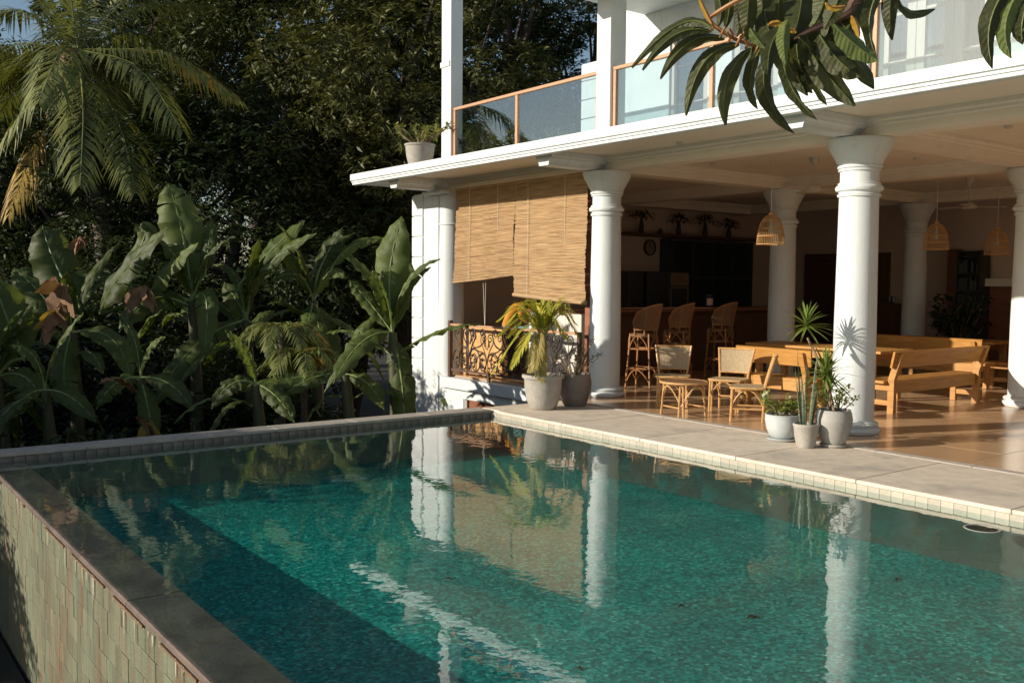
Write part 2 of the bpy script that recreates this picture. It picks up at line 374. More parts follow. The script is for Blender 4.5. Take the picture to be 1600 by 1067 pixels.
# pool shell
ps = MB(); e = .12
ps.box((PX0-.02, PYI, ZF-.2), (PX1, PYC, ZF))
ps.box((PX0-.2, PYI-.02, ZF-.2), (PX0-.02, PYC, -.10))
ps.box((PX0-.2, PYI-.2, ZF-.2), (PX1, PYI, -.125))
struct('pool_floor', ps, 'mosaic_and_sparkle')
struct('pool_wall_dimmed', MB().box((PX0-.02, PYC+.001, ZF-.2), (PX1, PYC+.0125, -.137)), 'dimmed_lining')  # dark tone replaces the dimmer light below the waterline
wb = MB(); wb.add([(PX0, PYO+.004, ZW), (PX1, PYO+.004, ZW), (PX1, PYC+.012, ZW), (PX0, PYC+.012, ZW)], [(0, 1, 2, 3)])
struct('pool_water', wb, 'pool_water')
dr = MB()
c0 = atz(540, 748.5, ZF)
dr.box((c0[0]-.19, c0[1]-.19, ZF), (c0[0]+.19, c0[1]+.19, ZF+.012))
for k in range(9): dr.box((c0[0]-.17, c0[1]-.17+.042*k, ZF+.012), (c0[0]+.17, c0[1]-.15+.042*k, ZF+.02))
tag(dr.build('drain_cover', 'drain_tile'), 'square pale grating set in the floor at the far end of the pool', 'drain cover')
# infinity-edge wall
iw = thing('infinity_edge_wall', 'long pool wall with dark wet stone top and green slate facing', 'pool wall', ((PX0+PX1)/2, PYO, GZ-.2))
MB().box((PX0-.36, PYO+.014, GZ-.3), (PX1, PYI+.02, -.131)).build('core', 'grout', iw)
lx = -10.65; k = 0
while lx < PX1:
    L = 2.4+.4*random.random(); hx = min(lx+L, PX1)
    MB().bbox((lx, PYO-.012, -.13), (hx-.003, PYI, -.091+.003*random.random()), .008).build('coping_stone', 'wet_stone', iw); lx = hx
TW, TH = .132, .146; tiles = []
for r in range(10):
    x = -10.64-(.08 if r % 2 else 0)
    while x < -3.6:
        wd = TW*random.choice((1, 1, 1, .62, 1.25)); z1 = -.134-r*TH; z0 = max(z1-TH+.004, GZ-.02)
        dep = .004+.005*random.random(); tiles.append((x, min(x+wd-.003, -3.6), z0, z1, dep)); x += wd
tiles.sort(key=lambda t: -t[0])
vis = [t for t in tiles if t[0] > -10.64 and (t[0] < -4.8 or t[2] > -.9)]
first = sorted(vis, key=lambda t: -(t[0]+.4*t[3]))[:300]; fs_ = set(map(id, first)); rest = MB()
for t in tiles:
    if id(t) in fs_: MB().bbox((t[0], PYO-t[4], t[2]), (t[1], PYO+.014, t[3]), .003).build('slate_tile', 'slate_tile', iw)
    else: rest.bbox((t[0], PYO-t[4], t[2]), (t[1], PYO+.014, t[3]), .003)
rest.build('slate_tile_field', 'slate_tile', iw, kind='stuff')
ls = MB()
for k in range(90):
    x = random.uniform(-10.5, -3.7); h = random.choice((.02, .03, .05, .08, .13, .2))*random.uniform(.5, 1.2); wd = random.uniform(.003, .011)*(1.4 if h > .1 else 1)
    z1 = -.128; y = PYO-.0165
    ls.add([(x, y, z1), (x+wd, y, z1), (x+wd*.8, y, z1-h*.7), (x+wd*.5, y, z1-h), (x+wd*.2, y, z1-h*.7)], [(0, 1, 2, 3, 4)])
ls.build('lime_streaks', 'lime_scale', iw, kind='stuff')
rs = MB(); x = -10.5
while x < -3.7:
    L = random.uniform(.05, .3)
    if random.random() < .6: rs.box((x, PYO-.0185, -.142-.006*random.random()), (x+L, PYO-.0125, -.131))
    x += L
rs.build('rust_line', 'rust', iw, kind='stuff')
# far kerb of the pool
fk = thing('pool_kerb', 'pale stone kerb along the garden end of the pool', 'kerb', (PX0-.15, 4.4, 0))
MB().box((PX0-.30, PYO-.12, GZ-.2), (PX0-.012, PYC+.4, -.036)).build('core', 'grout', fk)
y = PYO-.13
while y < PYC:
    y2_ = min(y+1.02, PYC+.004); MB().bbox((PX0-.31, y, -.034), (PX0+.004, y2_-.004, 0.0), .006).build('coping_stone', 'far_coping', fk); y = y2_
y = PYI-.2; proto = None
while y < PYC-.02:
    q = link('shaded_kerb_tile', (proto or MB().bbox((-.012, .003, -.128), (0.0, .107, -.037), .003).mesh('shaded_kerb_tile', 'shaded_kerb_tile')), fk, world=False); proto = q.data
    q.location = Vector((PX0, y, 0))-org(fk); y += .11
# terrace: paving slabs, border strip, polished floor
tp = thing('terrace_paving', 'broad pale stone slabs between the pool and the columns', 'paving', (-6, 8.1, 0)); del tp['category']; del tp['label']; tp['kind'] = 'structure'
MB().box((PX0-.25, PYC+.013, -1.7), (PX1, 8.94, -.03)).build('bed', 'grout', tp)
xs = sorted({-10.55, -10.15, -8.81, -7.47, -6.13, -4.79, -3.45, -2.11, PX1})
for a, b in zip(xs[:-1], xs[1:]):
    MB().bbox((a+.003, PYC-.012 if a > -10.5 else PYC+.03, -.036), (b-.003, 8.80, 0.0), .006).build('paving_slab', 'paving', tp)
x = -10.5
while x < PX1:
    MB().bbox((x, 8.806, -.036), (min(x+1.0, PX1)-.004, 8.93, .006), .005).build('border_strip', 'joint_stone', tp); x += 1.0
proto = None; x = PX0+.002
while x < PX1-.11:
    q = link('waterline_tile', (proto or MB().bbox((.0007, 0, -.135), (.1093, .012, -.037), .0025).mesh('waterline_tile', 'waterline_tile')), tp, world=False); proto = q.data
    q.location = Vector((x, PYC, 0))-org(tp); x += .11
tf = struct('terrace_floor', MB().prism([(-11.06, 8.934), (2.5, 8.934), (2.5, 20.2), (-15.6, 20.2), (-15.6, 9.62), (-11.06, 9.62)], 2, -.25, -.014), 'grout')
struct('bay_floor', MB().box((-15.6, 9.63, -.0135), (-11.062, 20.2, -.002)), 'terrace_tile')
for i in range(17):
    for k in range(14):
        x0 = -11.06+.8*i; y0 = 8.936+.805*k; MB().bbox((x0+.0015, y0+.0015, -.0138), (min(x0+.7985, 2.5), min(y0+.8035, 20.2), -.002+random.uniform(-.0006, .0006)), .002).build('floor_tile', 'terrace_tile', tf)
struct('terrace_base', MB().box((-11.05, 8.945, -1.7), (2.4, 20.1, -.255)), 'grout')
# floating ring near the edge
fr_ = thing('pool_ring', 'round grey ring fitting lying at the water by the paved edge', 'pool fitting', (*atz(1535, 825, ZW)[:2], ZW))
MB().lathe([(.105, -.004), (.112, .002), (.126, .003), (.132, -.002), (.126, -.008), (.105, -.006)], tuple(fr_.location), 32).build('rim', 'grey_pot', fr_, True)
MB().lathe([(.0, -.004), (.104, -.004), (.104, -.012), (0, -.012)], tuple(fr_.location), 32).build('lid', 'dimmed_lining', fr_)
# fallen leaves at the bottom
for px, py in ((1065, 948), (1400, 905), (1175, 965), (700, 905), (905, 1045)):
    c = atz(px, py, ZF); a = random.uniform(0, 6); L = random.uniform(.03, .055); u = np.array([math.cos(a), math.sin(a), 0]); v_ = np.array([-u[1], u[0], 0])*L*.35
    b = MB(); b.add([c-u*L, c+v_+[0, 0, .02], c+u*L, c-v_+[0, 0, .02], c+[0, 0, .008]], [(0, 1, 4), (1, 2, 4), (2, 3, 4), (3, 0, 4)])
    tag(b.build('fallen_leaf', 'debris'), 'small dark fallen leaf lying on the pool bottom', 'leaf', 'leaves on the pool bottom')

# ------------------------------------------------------------------ the villa
V = thing('villa', 'white two storey villa with round columns and open ground floor', 'house', (-9, 14, -1.7))
def col(x, y, name='column', arc=None):
    a0, a1 = arc or (0, 2*math.pi); n = 36
    c = MB().lathe([(.232, .13), (.236, .4), (.234, 1.2), (.217, 2.72)], (x, y, 0), n, a0, a1).build(name, 'white_paint', V, 'all')
    MB().lathe([(.29, 0), (.305, .015), (.312, .04), (.30, .07), (.27, .078), (.268, .085), (.285, .095), (.29, .112), (.275, .13), (.24, .142), (.225, .15)], (x, y, 0), n, a0, a1).build('base', 'white_paint', c, 35)
    MB().lathe([(.20, 2.70), (.235, 2.705), (.24, 2.735), (.222, 2.745), (.222, 2.76), (.252, 2.772), (.264, 2.795), (.262, 2.815), (.248, 2.832), (.235, 2.838), (.235, 2.86), (.215, 2.868)], (x, y, 0), n, a0, a1).build('ring', 'white_paint', c, 35)
    MB().lathe([(.213, 2.865), (.213, 2.99), (.232, 2.995), (.235, 3.012), (.225, 3.018), (.246, 3.03), (.25, 3.05), (.24, 3.062), (.262, 3.11), (.305, 3.19), (.315, 3.205), (.345, 3.26), (.365, 3.32), (.365, 3.352)], (x, y, 0), n, a0, a1).build('capital', 'white_paint', c, 35)
    return c
for x, y in ((XA, Y1), (XB, Y1), (XC3, Y1), (XA, Y2), (XB, Y2), (XC3, Y2), (XA, Y3), (XB, Y3)): col(x, y)
# corner pier with quoins and the half column against it
MB().box((-15.86, 9.52, -1.75), (-14.98, 10.05, 3.355)).build('corner_pier', 'white_paint', V)
MB().lathe([(.25, -.05), (.25, 1.2), (.235, 2.74), (.25, 2.75), (.25, 2.77), (.235, 2.78), (.235, 3.355)], (XP, Y1, 0), 40).build('pier_column', 'white_paint', V, 35)
z = -1.7
while z < 3.3:
    MB().bbox((-15.885, 9.492, z+.006), (-15.50, 9.9, min(z+.387-.006, 3.354)), .008).build('quoin', 'white_paint', V); z += .387
# wall below the railing bay, with its sill and sunken vent
vx0, vx1 = aty(724, 626, 9.55)[0], -11.2
wp = MB(); wp.box((-14.98, 9.55, -.40), (-10.9, 9.80, -.05)); wp.box((-14.98, 9.55, -1.75), (vx0, 9.80, -.402)); wp.box((-15.6, 9.81, -1.75), (-10.7, 9.95, -.26))
wp.build('plinth_wall', 'white_paint', V)
MB().bbox((-14.84, 9.46, -.235), (-10.98, 9.72, -.035), .01).build('sill', 'white_paint', V)
vt = MB().box((vx0+.004, 9.60, -1.6), (vx1, 9.66, -.404)).build('vent_panel', 'red_wood', V)
MB().box((vx0+.003, 9.56, -1.6), (vx0+.10, 9.63, -.406)).build('vent_frame', 'grey_pot', vt)
# slab over the ground floor with stepped fascia
pf = [(8.46, 3.485), (8.352, 3.485), (8.345, 3.49), (8.345, 3.52), (8.326, 3.527), (8.326, 3.552), (8.30, 3.562), (8.30, 3.676), (8.46, 3.676)]
sb = MB().box((-16.10, 8.455, 3.562), (1.5, 20.4, 3.66)).build('floor_slab', 'soffit_paint', V)
MB().prism(pf, 0, -16.12, 1.5).build('fascia', 'white_paint', V)
MB().box((-16.12, 8.462, 3.50), (-16.0, 20.4, 3.672)).build('end_fascia', 'white_paint', V)
# a low kerb that carries the balustrade
def beam(a, b, m='soffit_paint'):
    (x0, y0), (x1, y1) = a, b; h = .15
    if abs(x1-x0) > abs(y1-y0):
        pr_ = [(y0-h, 3.357), (y0+h, 3.357), (y0+h, 3.46), (y0+h+.03, 3.475), (y0+h+.03, 3.50), (y0+h+.06, 3.52), (y0+h+.06, 3.561), (y0-h-.06, 3.561), (y0-h-.06, 3.52), (y0-h-.03, 3.50), (y0-h-.03, 3.475), (y0-h, 3.46)]
        return MB().prism(pr_, 0, x0, x1).build('beam', m, V)
    pr_ = [(x0-h, 3.359), (x0+h, 3.359), (x0+h, 3.462), (x0+h+.03, 3.477), (x0+h+.03, 3.502), (x0+h+.06, 3.522), (x0+h+.06, 3.560), (x0-h-.06, 3.560), (x0-h-.06, 3.522), (x0-h-.03, 3.502), (x0-h-.03, 3.477), (x0-h, 3.462)]
    return MB().prism(pr_, 1, y0, y1).build('beam', m, V)
for y in (Y1, Y2, Y3): beam((-15.5, y), (1.2, y))
for x in (XP, XA, XB, XC3):
    for ya, yb in ((Y1, Y2), (Y2, Y3)): beam((x, ya+.152), (x, yb-.152))
for x in (XP, XA, XB, XC3):   # brackets carrying the overhang
    p = [(-.105, 3.362), (.105, 3.362), (.115, 3.40), (.135, 3.43), (.165, 3.45), (.17, 3.475), (.185, 3.49), (.185, 3.558), (-.185, 3.558), (-.185, 3.49), (-.17, 3.475), (-.165, 3.45), (-.135, 3.43), (-.115, 3.40)]
    MB().prism([(x+u, q) for u, q in p], 1, 8.55, Y1-.152).build('bracket', 'white_paint', V)
MB().bbox((-15.3, 9.35, 3.30), (-14.6, 9.52, 3.357), .01).build('pier_cap', 'white_paint', V)
# inner walls
MB().box((-15.85, 10.05, -1.7), (-15.6, 20.45, 3.561)).build('end_wall', 'inner_plaster', V)
MB().box((-15.6, 20.2, -.3), (2.6, 20.45, 3.561)).build('back_wall', 'inner_plaster', V)
MB().box((2.5, 12.5, -.3), (2.75, 20.2, 3.561)).build('side_wall', 'inner_plaster', V)
d = MB(); dx0, dx1 = aty(1258, 420, 20.15)[0], aty(1390, 420, 20.15)[0]
dd = MB().box((dx0, 20.12, 0), (dx1, 20.199, 2.46)).build('inner_door', 'dark_wood', V)
for k in range(2):
    a = dx0+.1+k*(dx1-dx0)/2; MB().bbox((a, 20.09, .2), (a+(dx1-dx0)/2-.2, 20.119, 2.3), .01).build('door_panel', 'dark_wood', dd)
MB().box((aty(1535, 437, 20.1)[0], 19.9, 1.70), (-7.6, 20.19, 1.86)).build('wall_ledge', 'soffit_paint', V)
MB().box((aty(1480, 420, 20.1)[0], 20.10, 0), (aty(1500, 420, 20.1)[0], 20.195, 2.5)).build('wood_panel', 'red_wood', V)
MB().box((aty(1545, 470, 20.1)[0], 20.12, 0), (-7.7, 20.195, 1.69)).build('wood_panel', 'red_wood', V)
# strip standing for the column's shaded edge and sunlit parapet inside the railing bay
MB().box((-11.06, 9.70, 0), (-10.95, 9.83, 3.35)).build('shade_strip', 'red_wood', V)
# ceiling fittings
for px, py in ((1114, 255), (1432, 247), (1575, 197), (1062, 222), (790, 270)):
    c = atz(px, py, 3.56)
    MB().lathe([(0, -.035), (.03, -.035), (.045, -.015), (.055, 0)], (c[0], c[1], 3.561), 14).build('ceiling_fitting', 'fan_white', V, True)

# ---- upper storey
PLY = 9.62
def pillar(a, b, xd, ztop):
    x0, x1 = a, b
    return MB().bbox((x0, PLY, 3.66), (x1, xd, ztop), .006).build('upper_pillar', 'white_paint', V)
p1 = (aty(690, 100, PLY)[0], aty(704.5, 100, PLY)[0]); p1d = atx(723, 100, p1[1])[1]
p2 = (aty(932, 100, PLY)[0], aty(953.5, 100, PLY)[0]); p2d = atx(978, 100, p2[1])[1]
q1 = pillar(*p1, p1d, 9.2); MB().bbox((p1[0]-.02, PLY-.02, 5.62), (p1[1]-.03, PLY+.1, 5.72), .005).build('bracket_band', 'white_paint', q1)
pillar(*p2, p2d, 5.92); p3 = (XB-.16, XB+.16); pillar(*p3, p2d, 5.92); pillar(XC3-.16, XC3+.16, p2d, 5.92)
UY = 10.85
def ux(px, py=100): return aty(px, py, UY)[0]
ops = [(ux(1046), ux(1106)), (ux(1143), ux(1216)), (ux(1372), ux(1548))]
rx = aty(890, 6, 9.3)[0]; uw0 = ux(974); zs, zt = 3.66, 7.3; cur = uw0; wl = MB()
for a, b in ops:
    wl.box((cur, UY, zs), (a, UY+.2, zt)); wl.box((a, UY, 5.62), (b, UY+.2, zt)); cur = b
wl.box((cur, UY, zs), (1.5, UY+.2, zt)); wl.box((uw0, UY+.21, zt), (1.5, 16.0, zt+.15)); wl.build('upper_wall', 'white_paint', V)
MB().box((uw0+.01, UY+.21, zs), (uw0+.2, 16.0, zt)).build('upper_side_wall', 'white_paint', V)
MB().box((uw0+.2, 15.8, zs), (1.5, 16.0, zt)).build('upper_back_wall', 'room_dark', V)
for i, (a, b) in enumerate(ops):
    nn = 3 if i == 2 else 1
    for k in range(nn):
        x0 = a+(b-a)*k/nn+.004; x1 = a+(b-a)*(k+1)/nn-.004
        dr_ = MB(); y0, y1 = UY+.04, UY+.10
        dr_.box((x0, y0, 3.68), (x0+.11, y1, 5.61)); dr_.box((x1-.11, y0, 3.68), (x1, y1, 5.61))
        dr_.box((x0+.11, y0, 3.68), (x1-.11, y1, 3.84)); dr_.box((x0+.11, y0, 5.48), (x1-.11, y1, 5.61))
        do = dr_.build('balcony_door', 'window_wood', V)
        for zz in (4.42, 5.0): MB().box((x0+.11, y0+.012, zz), (x1-.11, y1-.008, zz+.035)).build('glazing_bar', 'window_wood', do)
        for za, zb in ((3.845, 4.415), (4.46, 4.995), (5.04, 5.475)):
            MB().box((x0+.112, y0+.025, za), (x1-.112, y0+.031, zb)).build('pane', 'window_glass', do)
MB().box((rx, 8.6, 5.935), (1.5, UY-.004, 6.12)).build('roof_slab', 'white_paint', V)
MB().box((rx+.35, 9.58, 5.85), (1.5, 9.9, 5.934)).build('roof_beam', 'white_paint', V)
lp = MB(); lx0, lx1 = aty(911, 150, 11.6)[0], aty(931, 150, 11.6)[0]; ltop = aty(920, 99, 11.6)[2]
lp_ = lp.box((lx0, 11.6, 3.66), (lx1+.1, 12.0, ltop)).build('low_pier', 'white_paint', V)
z = 3.66
while z < ltop-.05:
    MB().bbox((lx0-.02, 11.57, z+.008), (lx1+.11, 11.598, min(z+.34, ltop)-.008), .006).build('quoin', 'white_paint', lp_); z += .34
# curtains
def curtain(x0, x1, label, mat='curtain', off=0):
    n = 60; L = []; Rr = []
    for i in range(n+1):
        x = x0+(x1-x0)*i/n; y = UY+.28+off+.035*math.sin(i*1.15)+.01*math.sin(i*2.9); L.append((x, y, 3.68)); Rr.append((x, y+.01, 5.6))
    tag(MB().strip(L, Rr).build('curtain', mat, None, True), label, 'curtain')
wa, wb_ = ops[2]; t3 = (wb_-wa)/3
curtain(wa+2*t3+.18, wb_-.06, 'gathered pale curtain behind the last balcony door beside the white wall')
curtain(wa+t3*1.0+.35, wa+2*t3-.1, 'plain grey curtain behind the middle balcony door')
curtain(wa+.06, wa+2*t3-.1, 'added blue sheet imitating reflected sky behind the first two balcony doors', 'sky_tint_sheet', .12)  # added behind the panes to give the blue of reflected sky
curtain(wa+2*t3, wa+2*t3+.3, 'narrow added blue sheet imitating reflected sky beside the gathered pale curtain', 'sky_tint_sheet', .12)
curtain(ops[1][0]+.05, ops[1][1]-.05, 'added blue sheet imitating reflected sky in the balcony window behind the hanging leaves', 'sky_tint_sheet')
curtain(ops[0][0]+.05, ops[0][1]-.25, 'pale curtain in the balcony window next to the upper pillar')
# balustrades
RY = 9.70; rz_top = aty(704, 171, RY)[2]
def balustrade(x0, x1, posts, label):
    o = thing('glass_balustrade', label, 'balustrade', ((x0+x1)/2, RY, 3.66))
    MB().bbox((x0, RY-.035, rz_top-.05), (x1, RY+.035, rz_top), .006).build('handrail', 'teak', o)
    ed = [x0]
    for p in posts:
        MB().bbox((p-.032, RY-.03, 3.662), (p+.032, RY+.03, rz_top-.052), .004).build('post', 'teak', o); ed.append(p)
    for a, b in zip(posts[:-1], posts[1:]):
        MB().box((a+.034, RY-.005, 3.68), (b-.034, RY+.005, rz_top-.053)).build('glass_pane', 'balustrade_glass', o)
b0 = p1[1]+.036; b1 = p2[0]-.036
balustrade(b0-.03, b1+.03, [b0, aty(808.5, 200, RY)[0], b1], 'teak framed glass balustrade between the freestanding pillar and the next pillar')
c0_ = p2[1]+.036; c1_ = p3[0]-.036
balustrade(c0_-.03, c1_+.03, [c0_, aty(1113, 120, RY)[0], c1_], 'teak framed glass balustrade behind the hanging leaves, before a tall window')
e0 = p3[1]+.036; e1 = XC3-.2
balustrade(e0-.03, e1+.03, [e0, (e0+e1)/2+.9, e1], 'teak framed glass balustrade in front of the triple balcony doors')

# ------------------------------------------------------------------ blinds
def blind(x0, x1, zt, zl, zr, y, label, roll):
    o = thing('bamboo_blind', label, 'blind', ((x0+x1)/2, y, min(zl, zr)), 'bamboo blinds hung between pier and column')
    m = MB(); n = 84; r_ = random.Random(5 if roll else 9)
    for i in range(n):
        t = i/(n-1); za = zt+(zl-zt)*t; zb = zt+(zr-zt)*t
        wob = .005*math.sin(t*21)+.003*math.sin(t*47+1); xa = x0+wob*.7-(.08*max(0, t-.82)/.18 if not roll else 0)+r_.uniform(-.012, .012); xb = x1+wob+(.012*math.sin(t*9) if not roll else 0)+r_.uniform(-.012, .012)
        yy = y+.018*math.sin(t*5+1)+r_.uniform(-.006, .006); th = .009; ns = 5; tilt = r_.uniform(-.004, .004)
        for k in range(ns):
            u0, u1 = k/ns, (k+1)/ns; sg0 = .006*math.sin(u0*3.14*3)+tilt*u0; sg1 = .006*math.sin(u1*3.14*3)+tilt*u1
            a = (xa+(xb-xa)*u0, za+(zb-za)*u0+sg0); b = (xa+(xb-xa)*u1, za+(zb-za)*u1+sg1); h = (zt-min(zl, zr))/n*.56
            bow0 = yy+.03*math.sin(u0*6.3)*t; bow1 = yy+.03*math.sin(u1*6.3)*t
            m.add([(a[0], bow0-th, a[1]), (b[0], bow1-th, b[1]), (b[0], bow1, b[1]+h), (a[0], bow0, a[1]+h), (a[0], bow0, a[1]-h), (b[0], bow1, b[1]-h)], [(0, 1, 2, 3), (4, 5, 1, 0)])
    m.build('slat_panel', 'bamboo_slat', o, kind='stuff')
    MB().box((x0-.01, y-.012, zt-.02), (x1+.01, y+.03, zt+.03)).build('head_rail', 'bamboo_slat', o)
    rr = .035 if roll else .016
    MB().tube([(x0-(.07 if not roll else .01), y-.01, zl), ((x0+x1)/2, y-.015, (zl+zr)/2-.006), (x1+.01, y-.01, zr)], rr, 10).build('bottom_roll', 'bamboo_slat', o, True)
    for u in (.26, .74) if not roll else (.2, .72):
        x = x0+(x1-x0)*u; zb = zl+(zr-zl)*u
        MB().tube([(x, y-.014, zt), (x+.01, y-.022, (zt+zb)/2), (x, y-.03, zb)], .0045, 4).build('cord', 'cord', o)
        if not roll and u < .5: 
            for s_ in (-.04, .05): MB().tube([(x+.3+s_, y+.1, zb+.1), (x+.33, y+.1, .92)], .005, 4).build('pull_cord', 'cord', o)
        if roll and u > .5:
            for s_ in (0, .09): MB().tube([(x+s_, y+.02, zb), (x+s_-.01, y+.03, zb-.5)], .004, 4).build('pull_cord', 'cord', o)
blind(-14.50, -12.725, 3.345, 1.69, 1.83, 9.585, 'shorter split bamboo blind with ragged edge hanging beside the corner pier', False)
blind(-12.70, -10.90, 3.345, 1.50, 1.40, 9.575, 'longer split bamboo blind with rolled bottom hanging beside the round column', True)

# ------------------------------------------------------------------ wrought iron railing
IR = thing('iron_railing', 'dark wrought iron railing with scrolls above the white sill', 'railing', (-12.8, 9.56, -.03))
ix0, ix1, iy = -14.62, -11.02, 9.56
MB().bbox((ix0-.04, iy-.035, -.034), (ix0+.03, iy+.035, 1.0), .004).build('end_post', 'iron_rail', IR)
MB().bbox((ix1-.03, iy-.03, -.034), (ix1+.03, iy+.03, .95), .004).build('end_post', 'iron_rail', IR)
MB().bbox((ix0+.031, iy-.03, .905), (ix1-.031, iy+.03, .945), .006).build('handrail', 'teak', IR)
MB().box((ix0+.031, iy-.012, .085), (ix1-.031, iy+.012, .125)).build('bottom_rail', 'iron_rail', IR)
for fx in (-13.4, -12.2): MB().box((fx-.03, iy-.02, -.034), (fx+.03, iy+.02, .085)).build('foot', 'iron_rail', IR)
def spir(c, r0, a0, turns, n=16):
    return [(c[0]+r0*(1-.82*i/n)*math.cos(a0+turns*2*math.pi*i/n), c[1]+r0*(1-.82*i/n)*math.sin(a0+turns*2*math.pi*i/n)) for i in range(n+1)]
def iron(pts, cx, s, r=.0115):
    return MB().tube([(cx+s*p[0], iy, p[1]) for p in pts], r, 6)
nm = 3; mw = (ix1-ix0-.06)/nm
for k in range(nm):
    cx = ix0+.03+mw*(k+.5)
    for s in (1, -1):
        for pts in (
            cat([(0.012, .13), (.03, .3), (.02, .44), (.10, .60), (.185, .72), (.17, .85), (.10, .875)], 6)+[p for p in spir((.095, .795), .08, 1.57, 1.15)][1:],
            cat([(.02, .42), (.11, .53), (.27, .56), (.40, .62), (.47, .74), (.46, .85), (.40, .88)], 6)+spir((.395, .81), .068, 1.57, 1.1)[1:],
            cat([(.012, .36), (.08, .50), (.22, .50), (.31, .40), (.33, .28), (.28, .16), (.18, .135), (.10, .18)], 6)+spir((.135, .235), .07, -2.2, -1.1)[1:],
            cat([(.06, .40), (.16, .43), (.23, .36)], 6)+spir((.18, .33), .06, .5, -1.2)[1:],
            cat([(.33, .40), (.42, .47), (.50, .40), (.52, .28), (.46, .17), (.38, .15)], 6)+spir((.40, .22), .065, -1.8, -1.1)[1:],
            cat([(.02, .60), (.05, .72), (.03, .80)], 6)+spir((.055, .68), .035, 1.2, -1)[1:]):
            iron(pts, cx, s, .0125).build('scroll', 'iron', IR, True)
        for (bx, bz) in ((.06, .27), (.055, .20), (.215, .30), (.40, .33)):
            MB().lathe([(0, -.024), (.018, -.014), (.024, 0), (.018, .014), (0, .024)], (cx+s*bx, iy, bz), 8).build('boss', 'iron', IR, True)
# sunlit orange parapet, white cabinet and things in that bay
ow = [aty(702, 550, 9.86)[0], aty(784, 550, 9.86)[0]]
tag(MB().bbox((ow[0]-.2, 9.86, -.002), (ow[1], 10.0, .90), .01).build('low_partition', 'orange_plaster'), 'low orange plastered partition standing behind the iron scrolls', 'partition')
cb = thing('white_cabinet', 'white cupboard with grey band behind the potted palm', 'cabinet', (-11.9, 10.4, 0))
cx0, cx1 = aty(826, 520, 10.2)[0], aty(908, 520, 10.2)[0]
MB().bbox((cx0, 10.2, 0), (cx1, 10.7, 1.20), .01).build('body', 'white_board', cb)
MB().box((cx0-.001, 10.185, .70), (cx1+.001, 10.199, .80)).build('band', 'grey_pot', cb)
MB().bbox((cx0-.03, 10.16, 1.202), (cx1+.03, 10.72, 1.24), .008).build('top', 'red_wood', cb)

# ------------------------------------------------------------------ furniture (built at the origin, then placed)
def local_thing(name, label, cat_, group=None):
    o = thing(name, label, cat_, (0, 0, 0), group); o['_local'] = 1; return o
def put(o, loc, rz=0, label=None, group=None):
    o.location = tuple(map(float, loc)); o.rotation_euler = (0, 0, rad(rz))
    if label: o['label'] = label
    if group: o['group'] = group
    return o
def arch(a, b, top, n=8):
    """cane brace: up from a, round, down to b"""
    a, b, top = map(np.array, (a, b, top)); return [a*(1-t)**2+2*t*(1-t)*(2*top-.5*(a+b))+b*t*t for t in np.linspace(0, 1, n)]
def stretch_z(o, k):
    for q in bpy.data.objects:
        if q.parent == o or (q.parent and q.parent.parent == o): q.data.transform(Matrix.Diagonal((1, 1, k, 1)))
    return o
def rattan_chair(label):
    o = local_thing('rattan_chair', label, 'chair', 'rattan chairs drawn up round the low stool')
    # seat
    pts = [(.235*math.cos(a)*(1 if abs(math.cos(a)) < .9 else 1), .22*math.sin(a)) for a in np.linspace(0, 2*math.pi, 25)[:-1]]
    pts = [(max(-.225, min(.225, x*1.22)), max(-.205, min(.205, y*1.18))) for x, y in pts]
    seat = MB().prism(pts, 2, .415, .432).build('seat', 'wicker', o)
    MB().tube([(x*1.03, y*1.03, .42) for x, y in pts+[pts[0]]], .016, 6).build('seat_rim', 'rattan', seat, True)
    back = MB(); B = [(-.20, .215, .50), (.20, .215, .50), (.245, .31, .815), (-.245, .31, .815)]
    NN = 8; L = []; Rr = []
    for i in range(NN+1):
        u = i/NN; bow = .035*math.sin(math.pi*u)
        p = np.array(B[0])*(1-u)+np.array(B[1])*u; q = np.array(B[3])*(1-u)+np.array(B[2])*u; L.append(p+[0, bow, 0]); Rr.append(q+[0, bow, 0])
    back.strip(L, Rr); back.strip([p+np.array([0, .012, 0]) for p in Rr], [p+np.array([0, .012, 0]) for p in L])
    bk = back.build('backrest', 'wicker', o, True)
    MB().tube(Rr, .014, 6).build('top_rail', 'rattan', bk, True); MB().tube(L, .012, 6).build('lower_rail', 'rattan', bk, True)
    for s in (-1, 1):
        MB().tube([(s*.19, .185, 0), (s*.195, .2, .42), (s*.205, .225, .52), (s*.25, .312, .825)], .0155, 6).build('leg', 'rattan', o, True)
        MB().tube([(s*.20, -.20, 0), (s*.195, -.185, .415)], .0155, 6).build('leg', 'rattan', o, True)
        MB().tube([(s*.168, -.20, 0), (s*.165, -.185, .415)], .012, 6).build('leg_cane', 'rattan', o, True)
        MB().tube(arch((s*.195, -.19, .20), (s*.195, .19, .20), (s*.2, 0, .405)), .011, 5).build('brace', 'rattan', o, True)
        MB().tube([(s*.195, -.19, .16), (s*.192, .19, .16)], .011, 5).build('stretcher', 'rattan', o, True)
    MB().tube(arch((-.19, -.195, .19), (.19, -.195, .19), (0, -.2, .405)), .011, 5).build('brace', 'rattan', o, True)
    MB().tube([(-.195, .19, .17), (.195, .19, .17)], .011, 5).build('stretcher', 'rattan', o, True)
    return o
ch = rattan_chair('rattan chair with woven back between the bar stools and the round stool')
put(ch, (-9.22, 9.72, 0), 42)
put(copy_tree(ch), (-8.47, 10.02, 0), 22, 'rattan chair with woven back in front of the yellow bench')
put(copy_tree(ch), (-7.72, 9.50, 0), -52, 'rattan chair turned sideways beside the white flower bowl')
